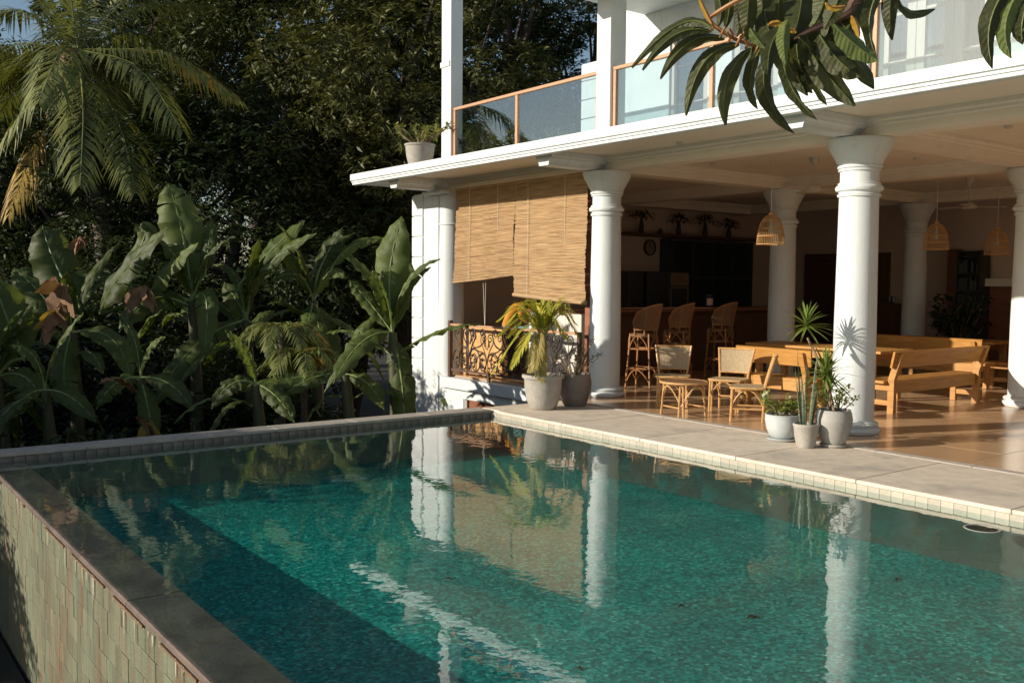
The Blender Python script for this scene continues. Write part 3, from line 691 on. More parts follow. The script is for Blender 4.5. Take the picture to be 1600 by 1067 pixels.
def round_stool():
    o = local_thing('round_stool', 'low round rattan stool with brown woven top beside the paving', 'stool'); R = .30
    tp_ = MB().lathe([(0, .455), (.2, .452), (R-.01, .445), (R-.01, .42), (0, .42)], (0, 0, 0), 28).build('top', 'wicker_dark', o, True)
    MB().tube([(R*math.cos(a), R*math.sin(a), .435) for a in np.linspace(0, 2*math.pi, 29)], .016, 6).build('rim', 'rattan', tp_, True)
    for k in range(4):
        a = k*math.pi/2+.3; c, s = math.cos(a), math.sin(a); a2 = a+math.pi/2; c2, s2 = math.cos(a2), math.sin(a2)
        for dd_ in (-.03, .03): MB().tube([(.285*c-dd_*s, .285*s+dd_*c, 0), (.25*c-dd_*s*.6, .25*s+dd_*c*.6, .42)], .012, 6).build('leg', 'rattan', o, True)
        MB().tube(arch((.27*c, .27*s, .14), (.27*c2, .27*s2, .14), (.19*(c+c2), .19*(s+s2), .40), 10), .010, 5).build('brace', 'rattan', o, True)
        MB().tube([(.275*c, .275*s, .12), (.275*c2, .275*s2, .12)], .010, 5).build('stretcher', 'rattan', o, True)
    return o
put(round_stool(), (-8.47, 9.14, 0), 20)
def bar_stool(label):
    o = local_thing('bar_stool', label, 'bar stool', 'rattan bar stools along the counter')
    MB().lathe([(0, .80), (.2, .80), (.225, .785), (.225, .76), (0, .755)], (0, 0, 0), 24).build('seat', 'wicker_dark', o, True)
    sh = MB(); L = []; Rr = []; n = 20
    for i in range(n+1):   # wrap-around back, open towards -Y
        a = rad(-15+210*i/n); k = math.sin(math.pi*i/n)**.38
        L.append((.225*math.cos(a), .225*math.sin(a), .86)); Rr.append((.265*math.cos(a), .265*math.sin(a)+.03*k, .97+.25*k))
    sh.strip(L, Rr); sh.strip([(x*1.04, y*1.04, z) for x, y, z in Rr], [(x*1.04, y*1.04, z) for x, y, z in L])
    bk = sh.build('backrest', 'wicker_dark', o, True)
    MB().tube(Rr, .016, 6).build('top_rail', 'rattan_dark', bk, True); MB().tube(L, .012, 6).build('lower_rail', 'rattan_dark', bk, True)
    for i in (0, 4, 10, 16, 20): MB().tube([(L[i][0], L[i][1], .78), L[i], (Rr[i][0]*1.03, Rr[i][1]*1.03, Rr[i][2])], .013, 5).build('back_cane', 'rattan_dark', bk, True)
    for k in range(4):
        a = math.pi/4+k*math.pi/2; c, s = math.cos(a), math.sin(a); a2 = a+math.pi/2; c2, s2 = math.cos(a2), math.sin(a2)
        MB().tube([(.30*c, .30*s, 0), (.255*c, .255*s, .45), (.225*c, .225*s, .80)], .017, 6).build('leg', 'rattan_dark', o, True)
        for z, rr in ((.30, .272), (.58, .245)): MB().tube([(rr*c, rr*s, z), (rr*c2, rr*s2, z)], .012, 5).build('stretcher', 'rattan_dark', o, True)
        MB().tube(arch((.25*c, .25*s, .56), (.25*c2, .25*s2, .56), (.16*(c+c2), .16*(s+s2), .77)), .010, 5).build('brace', 'rattan_dark', o, True)
        MB().tube(arch((.285*c, .285*s, .10), (.285*c2, .285*s2, .10), (.19*(c+c2), .19*(s+s2), .29)), .010, 5).build('brace', 'rattan_dark', o, True)
    return o
bs = stretch_z(bar_stool('rattan bar stool standing next to the round front column'), 1.12)
p_ = atz(1004, 607, 0); put(bs, (p_[0], p_[1], 0), -68)
p_ = atz(1056, 596, 0); put(copy_tree(bs), (p_[0], p_[1], 0), -62, 'rattan bar stool between two others at the counter, half hidden')
p_ = atz(1124, 588, 0); put(copy_tree(bs), (p_[0], p_[1], 0), -70, 'rattan bar stool set apart from the pair, under the bottle on the counter')
BARX = -12.75
bc = thing('bar_counter', 'dark wooden bar counter behind the rattan stools', 'bar', (BARX-.35, 13, 0))
MB().box((BARX-.6, 10.4, 0), (BARX, 17.6, 1.17)).build('front', 'dark_wood', bc)
for k in range(9): MB().bbox((BARX+.001, 10.45+k*.8, .08), (BARX+.02, 11.2+k*.8, 1.1), .006).build('panel', 'dark_wood', bc)
MB().bbox((BARX-.7, 10.3, 1.172), (BARX+.15, 17.7, 1.23), .01).build('counter_top', 'red_wood', bc)
bt = thing('bottle', 'short dark canister with pale label standing on the bar counter', 'bottle', (*atx(1108, 470, BARX-.2)[:2], 1.231))
l_ = tuple(bt.location); MB().lathe([(0, 0), (.085, 0), (.09, .02), (.09, .2), (.06, .235), (.06, .26), (0, .26)], l_, 16).build('body', 'blue_plastic', bt, True)
MB().lathe([(.092, .05), (.0925, .06), (.0925, .17), (.092, .18)], l_, 10, rad(-75), rad(5)).build('paper_label', 'label_paper', bt)
def bench(L, label, wood, wl):
    o = local_thing('wooden_bench', label, 'bench', 'plank benches at the tables')
    for s in (-1, 1):
        x = s*(L/2-.12); a, b = sorted((x-.034, x+.034))
        MB().prism([(.02, 0), (.11, 0), (.11, .45), (.0, .80), (-.09, .80), (.02, .45)], 0, a, b).build('leg', wood, o)
        MB().bbox((a, .36, 0), (b, .45, .395), .005).build('leg', wood, o)
        MB().bbox((a+.01, .111, .30), (b-.01, .359, .395), .004).build('bearer', wood, o); MB().bbox((a+.015, .111, .10), (b-.015, .359, .17), .004).build('stretcher', wood, o)
    for k in range(2): MB().bbox((-L/2, .115+k*.18, .398), (L/2, .288+k*.18, .433), .005).build('seat_plank', wl, o)
    MB().bbox((-L/2+.17, .06, .26), (L/2-.17, .10, .43), .005).build('apron', wl, o)
    u = np.array([0, -.105, .33]); u = u/np.linalg.norm(u); nrm = np.array([0, u[2], -u[1]])
    b0_ = np.array([0, .035, .615]); c = []
    for t, hw in ((0, L/2-.02), (.23, L/2+.02)):
        for d_ in (.018, -.012):
            for s in (-1, 1): c.append(b0_+u*t-nrm*d_*1.0+np.array([s*hw, 0, 0]))
    MB().add(c, [(0, 1, 3, 2), (4, 6, 7, 5), (0, 4, 5, 1), (2, 3, 7, 6), (0, 2, 6, 4), (1, 5, 7, 3)]).build('back_plank', wl, o)
    return o
put(bench(1.22, 'short yellow pine bench with its back to the rattan chairs', 'pine_wood_x', 'pine_wood_x'), (-8.28, 10.72, 0), 0)
b2 = bench(2.45, 'long pine bench with slanted backrest standing on the sunlit polished floor', 'pine_wood', 'pine_wood_x')
put(b2, (-6.98, 12.72, 0), 90)
put(copy_tree(b2), (-9.0, 15.4, 0), 0, 'long pine bench turned away, at the far table before the tall shelf')
put(copy_tree(b2), (-7.6, 17.3, 0), 90, 'plank bench by the wood panelling, partly behind the inner column')
def table(x0, x1, y0, y1, label, wood):
    o = thing('wooden_table', label, 'table', ((x0+x1)/2, (y0+y1)/2, 0), 'plank dining tables')
    n = 4
    for k in range(n):
        a = y0+(y1-y0)*k/n; MB().bbox((x0, a+.002, .71), (x1, a+(y1-y0)/n-.002, .75), .004).build('top_plank', wood, o)
    for x in (x0+.2, x1-.2):
        for y in (y0+.12, y1-.12): MB().bbox((x-.045, y-.045, 0), (x+.045, y+.045, .708), .004).build('leg', wood, o)
    for y in (y0+.12, y1-.12): MB().box((x0+.246, y-.02, .58), (x1-.246, y+.02, .706)).build('apron', wood, o)
    return o
table(-10.2, -7.75, 12.45, 13.35, 'pine dining table behind the yellow bench', 'pine_wood_x')
table(-10.1, -8.0, 16.2, 17.1, 'pine dining table deeper in the hall, near the dark leafy plant', 'pine_wood_x')
def pendant(c, label, s=1.0, tilt=0):
    o = thing('pendant_lamp', label, 'lamp', (c[0], c[1], c[2]), 'woven bell pendant lamps'); x, y, z = c
    prof = [(.20, 0), (.195, .08), (.18, .2), (.15, .31), (.10, .39), (.03, .43)]
    m = MB(); n = 46
    for k in range(n):
        a = 2*math.pi*k/n; m.tube([(x+s*r*math.cos(a), y+s*r*math.sin(a), z+s*h) for r, h in prof], .0038*s, 4, False)
    m.build('cane_cage', 'rattan', o, kind='stuff')
    rg = MB()
    for r, h in ((.20, 0), (.19, .12), (.172, .23), (.13, .345)): rg.tube([(x+s*r*math.cos(a), y+s*r*math.sin(a), z+s*h) for a in np.linspace(0, 2*math.pi, 29)], .007*s, 5)
    rg.build('hoops', 'rattan', o)
    MB().lathe([(0, .43), (.04, .425), (.035, .46), (0, .47)], c, 10).build('cap', 'rattan', o)
    MB().lathe([(0, .16), (.03, .18), (.038, .22), (.025, .27), (.015, .3), (.015, .42)], c, 12).build('bulb', 'curtain', o, True)
    MB().tube([(x, y, z+.45), (x, y, 3.56)], .006, 5).build('cord', 'fan_white', o)
p_ = aty(1204, 382, 11.4); pendant(p_, 'woven bell lamp hanging in sunlight before the inner column')
p_ = aty(1462, 390, 15.2); pendant(p_, 'woven bell lamp hanging in shade in front of the far column')
p_ = aty(1557, 398, 16.8); pendant(p_, 'woven bell lamp hanging deep in shade beside the tall shelf')
def fan(c, label, az):
    o = thing('ceiling_fan', label, 'fan', c, 'ceiling fans'); x, y, z = c
    MB().tube([(x, y, z+.06), (x, y, 3.50)], .014, 8).build('rod', 'fan_white', o)
    MB().lathe([(0, 3.56-z), (.07, 3.56-z), (.06, 3.5-z), (.03, 3.46-z), (0, 3.46-z)], c, 14).build('canopy', 'fan_white', o)
    MB().lathe([(0, -.05), (.09, -.045), (.13, -.02), (.12, .02), (.06, .07), (0, .08)], c, 20).build('motor', 'fan_white', o, True)
    for k in range(3):
        a = rad(az+120*k); u = np.array([math.cos(a), math.sin(a), 0]); v_ = np.array([-u[1], u[0], .18]); C = np.array(c)
        q = [C+u*.12-v_*.02, C+u*.62-v_*.075, C+u*.64+v_*.06, C+u*.12+v_*.025]
        MB().add([*q, *[p-np.array([0, 0, .006]) for p in q]], [(0, 1, 2, 3), (7, 6, 5, 4), (0, 4, 5, 1), (1, 5, 6, 2), (2, 6, 7, 3), (3, 7, 4, 0)]).build('blade', 'fan_white', o)
fan(tuple(aty(1271, 296, 12.0)), 'pale ceiling fan half hidden by the front column', 25)
fan(tuple(aty(1514, 323, 16.4)), 'pale ceiling fan over the far table, close to the inner column', 50)
# kitchen wall
cl = thing('wall_clock', 'round wall clock with thin dark rim above the kitchen units', 'clock', atx(1015, 387, -15.57))
x, y, z = cl.location
def disc_x(x, y, z, r0, r1, t, n=28):
    m = MB(); vs = [];
    for xx, r in ((x, r0), (x, r1), (x+t, r1), (x+t, r0)):
        for k in range(n): a = 2*math.pi*k/n; vs.append((xx, y+r*math.cos(a), z+r*math.sin(a)))
    return m.add(vs, [(i*n+k, i*n+(k+1) % n, ((i+1) % 4)*n+(k+1) % n, ((i+1) % 4)*n+k) for i in range(4) for k in range(n)])
disc_x(x, y, z, .155, .185, .035).build('rim', 'black_unit', cl); disc_x(x, y, z, .0, .154, .012).build('face', 'clock_face', cl)
MB().box((x+.013, y-.006, z), (x+.017, y+.006, z+.12)).build('hand', 'black_unit', cl); MB().box((x+.018, y, z-.006), (x+.022, y+.09, z+.006)).build('hand', 'black_unit', cl)
su = thing('kitchen_shelves', 'tall dark compartment shelves recessed behind the bar', 'shelves', (-15.4, 17.3, 0))
y0, y1_ = 15.95, 18.75
MB().box((-15.595, y0, .9), (-15.55, y1_, 2.72)).build('back', 'black_unit', su)
for k in range(5): yy = y0+(y1_-y0)*k/4; MB().box((-15.549, yy-.025, .9), (-15.2, yy+.025, 2.72)).build('upright', 'book_green', su)
for k in range(4):
    for zz in (.9, 1.82, 2.67): MB().box((-15.549, y0+(y1_-y0)*k/4+.026, zz), (-15.21, y0+(y1_-y0)*(k+1)/4-.026, zz+.05)).build('shelf', 'book_green', su)
tag(MB().bbox((-15.598, 14.5, 2.76), (-15.2, 19.2, 2.82), .006).build('wall_shelf', 'dark_wood'), 'long dark wall shelf carrying vases above the kitchen', 'shelf')
for i, (y, h) in enumerate(((15.15, .42), (15.75, .16), (16.35, .40), (17.25, .42), (18.1, .36))):
    o = thing('vase_plant' if i != 1 else 'vase', ['spreading plant in a dark vase at the near end of the wall shelf', 'small dark bare vase on the wall shelf', 'flat-topped plant in a dark vase on the wall shelf above the clock', 'drooping plant in a dark vase on the middle of the wall shelf', 'small drooping plant at the far end of the wall shelf'][i], 'plant' if i != 1 else 'vase', (-15.4, y, 2.821))
    c = tuple(o.location); MB().lathe([(0, 0), (.05, 0), (.06, .08), (.04, h*.6), (.025, h*.75), (.03, h*.8)], c, 10).build('vase', 'black_unit', o, True)
    if i != 1:
        m = MB(); r_ = random.Random(i)
        for k in range(70):
            a = r_.uniform(0, 6.28); rr = r_.uniform(.05, .34); b = np.array([c[0]+.6*rr*math.cos(a), c[1]+rr*math.sin(a), c[2]+h+r_.uniform(-.02, .16)-rr*.25]); dv = np.array([.1*math.cos(a), .12*math.sin(a), -.07])
            sd = np.array([-math.sin(a), math.cos(a), .2])*.022; m.add([b, b+dv*.5+sd, b+dv, b+dv*.5-sd], [(0, 1, 2, 3)])
        for k in range(7): a = k*.9; m.tube([(c[0], c[1], c[2]+h*.7), (c[0]+.12*math.cos(a), c[1]+.16*math.sin(a), c[2]+h+.08)], .006, 4)
        m.build('foliage', 'leaf_dark', o)
def unit(y0, y1, z1, x1, label, mat, name='kitchen_unit'):
    o = thing(name, label, 'kitchen unit', (x1-.3, (y0+y1)/2, 0)); MB().bbox((-14.9, y0, 0), (x1, y1, z1), .01).build('body', 'black_unit', o)
    MB().bbox((x1+.001, y0+.03, .9), (x1+.02, y1-.03, z1-.02), .006).build('door', mat, o); return o
Xk = -14.3
ya = lambda px: atx(px, 440, Xk)[1]; zt_ = atx(1030, 424, Xk)[2]
unit(ya(983), ya(1006), zt_, Xk, 'dark kitchen unit next to the round front column', 'black_unit')
unit(ya(1012), ya(1044), zt_, Xk, 'dark kitchen unit below the clock, beside the pale panelled unit', 'black_unit')
un = unit(ya(1045), ya(1075), zt_, Xk, 'kitchen unit with pale wooden panel and open frame below', 'black_unit')
MB().box((Xk+.021, ya(1046), zt_-.30), (Xk+.04, ya(1074), zt_-.03)).build('panel', 'unit_wood', un)
for px in (1046, 1072.5): MB().box((Xk+.021, ya(px), 1.1), (Xk+.04, ya(px)+.035, zt_-.34)).build('frame_stile', 'unit_wood', un)
MB().box((Xk+.041, ya(1046), zt_-.36), (Xk+.05, ya(1074), zt_-.33)).build('frame_rail', 'unit_wood', un)
# hall furniture at the back wall
hx = lambda px, y: aty(px, 470, y)[0]
sd = thing('sideboard', 'dark low sideboard against the back wall beside the door', 'sideboard', (hx(1380, 19.6), 19.7, 0))
MB().bbox((hx(1345, 19.5), 19.5, 0), (hx(1409, 19.5), 20.0, 1.30), .01).build('body', 'dark_wood', sd)
for k in range(3):
    a = hx(1350, 19.5)+k*.42; MB().bbox((a, 19.475, .1), (a+.38, 19.499, 1.2), .006).build('door', 'dark_wood', sd)
for k, px in enumerate((1389, 1396, 1399, 1343+10)):
    c = (hx(px, 19.7), 19.72-.05*k, 1.301); o = MB().lathe([(0, 0), (.03, 0), (.035, .1), (.035, .16), (.031, .16), (.029, .1), (.02, .01), (0, .01)], c, 12).build('drinking_glass', 'bottle_glass', None, True)
    tag(o, 'clear drinking glass standing on the dark sideboard', 'glass', 'glasses on the sideboard')
bkx0, bkx1 = hx(1499, 19.9), hx(1538, 19.9)
bk_ = thing('bookcase', 'tall dark bookcase crowded with books by the wood panelling', 'bookcase', ((bkx0+bkx1)/2, 19.95, 0))
MB().box((bkx0, 20.0, 0), (bkx1, 20.09, 2.45)).build('back', 'black_unit', bk_)
for xx in (bkx0, bkx1-.04): MB().box((xx, 19.7, 0), (xx+.04, 19.998, 2.45)).build('side', 'black_unit', bk_)
r_ = random.Random(3)
for k in range(7):
    z = .15+k*.36; MB().box((bkx0+.041, 19.7, z), (bkx1-.041, 19.998, z+.03)).build('shelf', 'black_unit', bk_)
    x = bkx0+.05
    if k < 6:
        while x < bkx1-.1:
            wd = r_.uniform(.025, .06); h = r_.uniform(.18, .29)
            if r_.random() < .8:
                q = MB().box((x, 19.72, z+.031), (x+wd-.004, 19.9, z+.031+h)).build('book', r_.choice(['book_green', 'book_grey', 'book_green']))
                tag(q, 'upright dark book on the crowded tall bookcase', 'book', 'books in the bookcase')
            x += wd
# plant builders -----------------------------------------------------
def strap(m, base, d, L, wd, droop, n=6, up=(0, 0, 1), fold=.25, tip=1.0):
    """one strap leaf: bends towards the ground by droop"""
    d = np.array(d, float); d /= np.linalg.norm(d); side = np.cross(d, up); 
    if np.linalg.norm(side) < .05: side = np.cross(d, (1, .3, 0))
    side /= np.linalg.norm(side); Lp = []; C = []; Rp = []
    for i in range(n+1):
        t = i/n; c = np.array(base)+d*L*t+np.array([0, 0, -droop*L*t*t]); wv = wd*(min(1, .45+2.6*t))*(1-t**2.6)**.8*.5+.0005
        nrm = np.cross(side, d); C.append(c); Lp.append(c+side*wv+nrm*wv*fold); Rp.append(c-side*wv+nrm*wv*fold)
    m.strip(Lp, C); m.strip(C, Rp)
def frond(m, pts, L, nl, wd, ang=55, droop=.35, stiff=1, r=random, base_bare=.12, rib=None, keep=1.0):
    """feather leaf: rachis through pts, leaflets on both sides"""
    c = cat(pts, 10); c = np.array(c); n = len(c); seg = np.linalg.norm(np.diff(c, axis=0), axis=1); s = np.concatenate([[0], np.cumsum(seg)]); tot = s[-1]
    if rib: rib.tube(c[::3] if (n-1) % 3 == 0 else list(c[::3])+[c[-1]], list(np.linspace(1, .25, len(c[::3])+(0 if (n-1) % 3 == 0 else 1))*.011*tot**.5), 4)
    for k in range(nl):
        t = base_bare+(1-base_bare)*(k+.5)/nl; q = t*tot; i = min(np.searchsorted(s, q), n-1); i = max(i, 1); u = (q-s[i-1])/max(seg[i-1], 1e-6); p = c[i-1]*(1-u)+c[i]*u
        tan = c[i]-c[i-1]; tan /= np.linalg.norm(tan)+1e-9; side = np.cross(tan, (0, 0, 1)); side /= np.linalg.norm(side)+1e-6; up = np.cross(side, tan)
        ll = L*(math.sin(math.pi*min(.97, .14+.80*t)))**.8
        for sg in (-1, 1):
            if r.random() > keep: continue
            a = rad(ang*(1-.35*t)+r.uniform(-7, 7)); d = tan*math.cos(a)+side*sg*math.sin(a)+up*r.uniform(.0, .25)
            d /= np.linalg.norm(d); l2 = ll*r.uniform(.85, 1.1); dr_ = droop*r.uniform(.7, 1.4)
            sv = np.cross(d, up+side*.3*sg); sv /= np.linalg.norm(sv)+1e-6
            P0 = p; P1 = p+d*l2*.45+np.array([0, 0, -dr_*l2*.14]); P2 = p+d*l2*.9+np.array([0, 0, -dr_*l2*.75])
            h = wd*.5; m.add([P0-sv*h*.4, P0+sv*h*.4, P1+sv*h, P1-sv*h, P2], [(0, 1, 2, 3), (3, 2, 4)])
def pot(o, c, prof, mat, soil_r, soil_z, n=32):
    MB().lathe(prof, c, n).build('pot', mat, o, 40)
    m = MB(); k = 20; r_ = random.Random(int(abs(c[0])*100))
    m.add([(c[0], c[1], c[2]+soil_z+.015)]+[(c[0]+soil_r*math.cos(a), c[1]+soil_r*math.sin(a), c[2]+soil_z+r_.uniform(-.006, .008)) for a in np.linspace(0, 2*math.pi, k+1)[:-1]], [(0, 1+i, 1+(i+1) % k) for i in range(k)])
    m.build('soil', 'pot_soil', o)
# potted cane palm and thorn plant on the paving corner
c = (-9.98, 8.02, .001)
o = thing('potted_palm', 'yellow green feathery palm in a wide pale clay pot at the paving corner', 'potted plant', c)
pot(o, c, [(.0, 0), (.165, 0), (.18, .01), (.225, .14), (.252, .30), (.255, .40), (.262, .415), (.282, .42), (.288, .44), (.284, .465), (.262, .47), (.25, .46), (.245, .40), (.22, .38)], 'clay_pot', .245, .40)
r_ = random.Random(21); top = np.array([c[0], c[1], c[2]+1.02])
MB().tube([(c[0], c[1], .38), (c[0]+.01, c[1], .7), tuple(top)], [.05, .034, .03], 8).build('trunk', 'cane_palm_pale', o, True)
fr = [(808-838, 560-500), ]
tips = [(768, 590, .0), (790, 520, -.2), (800, 580, -.3), (828, 585, -.3), (845, 600, -.25), (868, 545, .0), (905, 540, .25), (880, 505, .3), (808, 498, .25), (856, 488, .3), (770, 545, .25), (900, 520, -.1), (836, 580, -.35), (795, 540, .4), (888, 545, -.25), (838, 490, -.1), (778, 515, 0), (822, 485, .2), (895, 500, -.1)]
pale = (3, 4, 12)
for i, (px, py, dz) in enumerate(tips):
    py = py-14 if py < 560 else py-6; dep = float((top-EYEP)@FWD)+dz; tip = atd(px, py, dep); mid = (top+tip)/2+np.array([0, 0, .13+.17*abs(px-838)/70]); mid = mid*.65+(top+np.array([0, 0, .24]))*.35 if py > 530 else mid
    m = MB(); frond(m, [top-[0, 0, .06], mid, tip], .22, 34, .02, 38, .25, r=r_, rib=m, base_bare=.18)
    m.build('frond', 'cane_palm_pale' if i in pale else 'cane_palm_leaf', o)
c = (-10.0, 8.60, .001)
o = thing('potted_thorn_plant', 'thorny red flowered plant in a dark pot behind the pale palm pot', 'potted plant', c)
pot(o, c, [(0, 0), (.15, 0), (.18, .06), (.225, .22), (.235, .33), (.215, .42), (.22, .44), (.205, .45), (.195, .43), (.19, .38)], 'dark_pot', .20, .38)
def shrublet(o, c, z0, n, H, R, leafL, leaf, flower, rnd, stem_r=.008, twist=.5):
    st = MB(); lv = MB(); fl = MB(); r_ = random.Random(rnd)
    for k in range(n):
        a = r_.uniform(0, 6.28); rr = R*math.sqrt(r_.uniform(.1, 1)); h = H*r_.uniform(.5, 1)
        b = np.array([c[0]+.05*math.cos(a), c[1]+.05*math.sin(a), c[2]+z0]); e = np.array([c[0]+rr*math.cos(a), c[1]+rr*math.sin(a), c[2]+z0+h]); md = (b+e)/2+np.array([r_.uniform(-1, 1)*R*.2, r_.uniform(-1, 1)*R*.2, H*.1])
        cv = cat([b, md, e], 5); st.tube(cv, list(np.linspace(stem_r, stem_r*.45, len(cv))), 5)
        for q in range(20):
            i = r_.randint(len(cv)//2-1, len(cv)-1); p = cv[i]+np.array([r_.uniform(-.03, .03) for _ in range(3)]); d = np.array([r_.uniform(-1, 1), r_.uniform(-1, 1), r_.uniform(-.3, .8)]); strap(lv, p, d, leafL*r_.uniform(.6, 1.2), leafL*.5, .2, 2)
        if flower and r_.random() < flower[1]:
            for q in range(5):
                d = np.array([r_.uniform(-1, 1), r_.uniform(-1, 1), r_.uniform(-.2, 1)]); strap(fl, e, d, flower[2], flower[2]*.8, .1, 2)
    s_ = st.build('stems', 'plant_stem', o, True); lv.build('foliage', leaf, s_)
    if flower and fl.v: fl.build('flowers', flower[0], s_)
shrublet(o, c, .38, 16, .55, .42, .05, 'thorn_leaf', ('red_petal', .3, .03), 4, .009)
# three pots at the front column
c = (-6.50, 8.60, .001)
o = thing('bowl_planter', 'white rounded bowl on a saucer with leafy white flowered plant', 'potted plant', c)
pot(o, c, [(0, .02), (.10, .02), (.14, .05), (.178, .13), (.195, .22), (.195, .275), (.20, .285), (.19, .29), (.18, .28), (.175, .24)], 'bowl_pot', .178, .245)
MB().lathe([(0, 0), (.14, 0), (.17, .018), (.175, .03), (.155, .026), (0, .019)], c, 28).build('saucer', 'bowl_pot', o, 40)
shrublet(o, c, .24, 18, .26, .34, .075, 'small_leaf', ('white_petal', .45, .045), 8, .008)
c = (-6.07, 8.42, .001)
o = thing('potted_snake_plant', 'upright spiky snake plant in the smallest pot of the three', 'potted plant', c)
pot(o, c, [(0, 0), (.088, 0), (.095, .012), (.118, .12), (.128, .215), (.136, .225), (.136, .25), (.122, .252), (.116, .22)], 'clay_pot', .117, .215)
r_ = random.Random(2)
for k in range(11):
    m = MB(); a = r_.uniform(0, 6.28); strap(m, (c[0]+.05*math.cos(a), c[1]+.05*math.sin(a), .20), (.12*math.cos(a), .12*math.sin(a), 1), r_.uniform(.40, .84), .034, .0, 7, (math.sin(a), math.cos(a), .1), .35); m.build('blade', 'snake_leaf', o, True)
c = (-5.93, 8.70, .001)
o = thing('potted_dracaena', 'tall dracaena with two leaf rosettes in a round grey pot on a saucer', 'potted plant', c)
pot(o, c, [(0, .02), (.105, .02), (.135, .07), (.175, .19), (.19, .29), (.178, .365), (.168, .385), (.172, .395), (.158, .395), (.15, .37)], 'grey_pot', .155, .35)
MB().lathe([(0, 0), (.125, 0), (.14, .02), (.138, .035), (.12, .03), (0, .019)], c, 28).build('saucer', 'clay_pot', o, 40)
r_ = random.Random(12); dep = float((np.array(c)-EYEP)@FWD)
def rosette(o, p, n, L, wd, r_, up=.5):
    for k in range(n):
        a = 2.4*k+r_.uniform(-.3, .3); el = 1.35-1.9*(k/n)+r_.uniform(-.15, .15); m = MB()
        strap(m, p+np.array([0, 0, .05*(1-k/n)]), (math.cos(a)*math.cos(el), math.sin(a)*math.cos(el), math.sin(el)), L*r_.uniform(.8, 1.1), wd, .22, 6, fold=.3); m.build('leaf', 'dracaena_leaf', o, True)
t1 = atd(1260, 512, dep+.62); t2 = atd(1290, 588, dep+.12); t3 = atd(1296, 612, dep+.25)
MB().tube(cat([(c[0], c[1], .34), atd(1296, 640, dep+.2), atd(1283, 575, dep+.45), atd(1262, 528, dep+.6)], 6), .014, 7).build('stem', 'plant_stem', o, True)
MB().tube([(c[0]+.03, c[1]-.02, .34), tuple(t2-[0, 0, .03])], .014, 7).build('stem', 'plant_stem', o, True)
MB().tube([(c[0]-.05, c[1]+.02, .34), tuple(t3-[0, 0, .03])], .012, 7).build('stem', 'plant_stem', o, True)
rosette(o, t1, 40, .34, .03, r_); rosette(o, t2, 46, .37, .034, r_); rosette(o, t3, 28, .30, .03, r_)
c2_ = (c[0]-.1, c[1]+.15, .001)
shrublet(o, c2_, .33, 12, .30, .25, .06, 'small_leaf', ('white_petal', .3, .035), 15, .007)
# pot on the slab edge
p_ = aty(653, 250, 8.62); c = (p_[0], 8.66, 3.661)
o = thing('balcony_pot_plant', 'sparse twisted plant in a pale pot on the bare slab edge', 'potted plant', c)
pot(o, c, [(0, 0), (.17, 0), (.19, .02), (.235, .2), (.25, .36), (.265, .365), (.268, .395), (.25, .40), (.238, .36)], 'clay_pot', .238, .35)
shrublet(o, c, .35, 16, .45, .62, .10, 'small_leaf', None, 31, .016)
for i, (px, yy, n_, H) in enumerate(((747, 10.1, 12, .75), (832, 10.3, 8, .5))):
    c = (aty(px, 230, yy)[0], yy, 3.661)
    o = thing('balcony_shrub', ['reddish leaved shrub in a low pot behind the first glass pane', 'small reddish shrub in a low pot behind the second glass pane'][i], 'potted plant', c)
    pot(o, c, [(0, 0), (.2, 0), (.24, .15), (.25, .26), (.24, .265), (.225, .22)], 'dark_pot', .23, .22); shrublet(o, c, .22, n_, H, .75, .09, 'red_leaf', None, 40+i, .014)
c = (aty(871, 220, 10.6)[0], 10.6, 3.661)
o = thing('balcony_dry_palm', 'small dry spiky palm in a pot behind the second glass pane', 'potted plant', c)
pot(o, c, [(0, 0), (.18, 0), (.2, .25), (.19, .255), (.18, .2)], 'dark_pot', .18, .2); r_ = random.Random(9)
for k in range(14):
    m = MB(); a = r_.uniform(0, 6.28); strap(m, (c[0], c[1], c[2]+.2), (.45*math.cos(a), .45*math.sin(a), 1), r_.uniform(.5, .75), .06, .1, 5); m.build('blade', 'banana_dry', o)
# dark floor plant inside
c = (hx(1492, 17.9), 17.9, .001)
o = thing('indoor_plant', 'large dark leafy plant standing before the tall bookcase', 'potted plant', c)
pot(o, c, [(0, 0), (.2, 0), (.25, .3), (.24, .4), (.22, .4), (.2, .34)], 'dark_pot', .21, .34); shrublet(o, c, .34, 34, 1.2, .62, .2, 'leaf_dark', None, 77, .015)
# leaf sprig growing out of the wall
c = aty(694, 622, 9.54)
o = thing('wall_sprig', 'little three leaved sprig growing out of the white plinth wall', 'plant', c); m = MB()
for d in ((-.9, -.3, .25), (.5, -.3, -.8), (-.3, -.5, -.5)): strap(m, c, d, .17, .10, .1, 4)
m.build('leaf', 'small_leaf', o)
MB().tube([c+np.array([0, .02, 0]), c+np.array([0, -.01, .0])], .006, 5).build('stem', 'plant_stem', o)
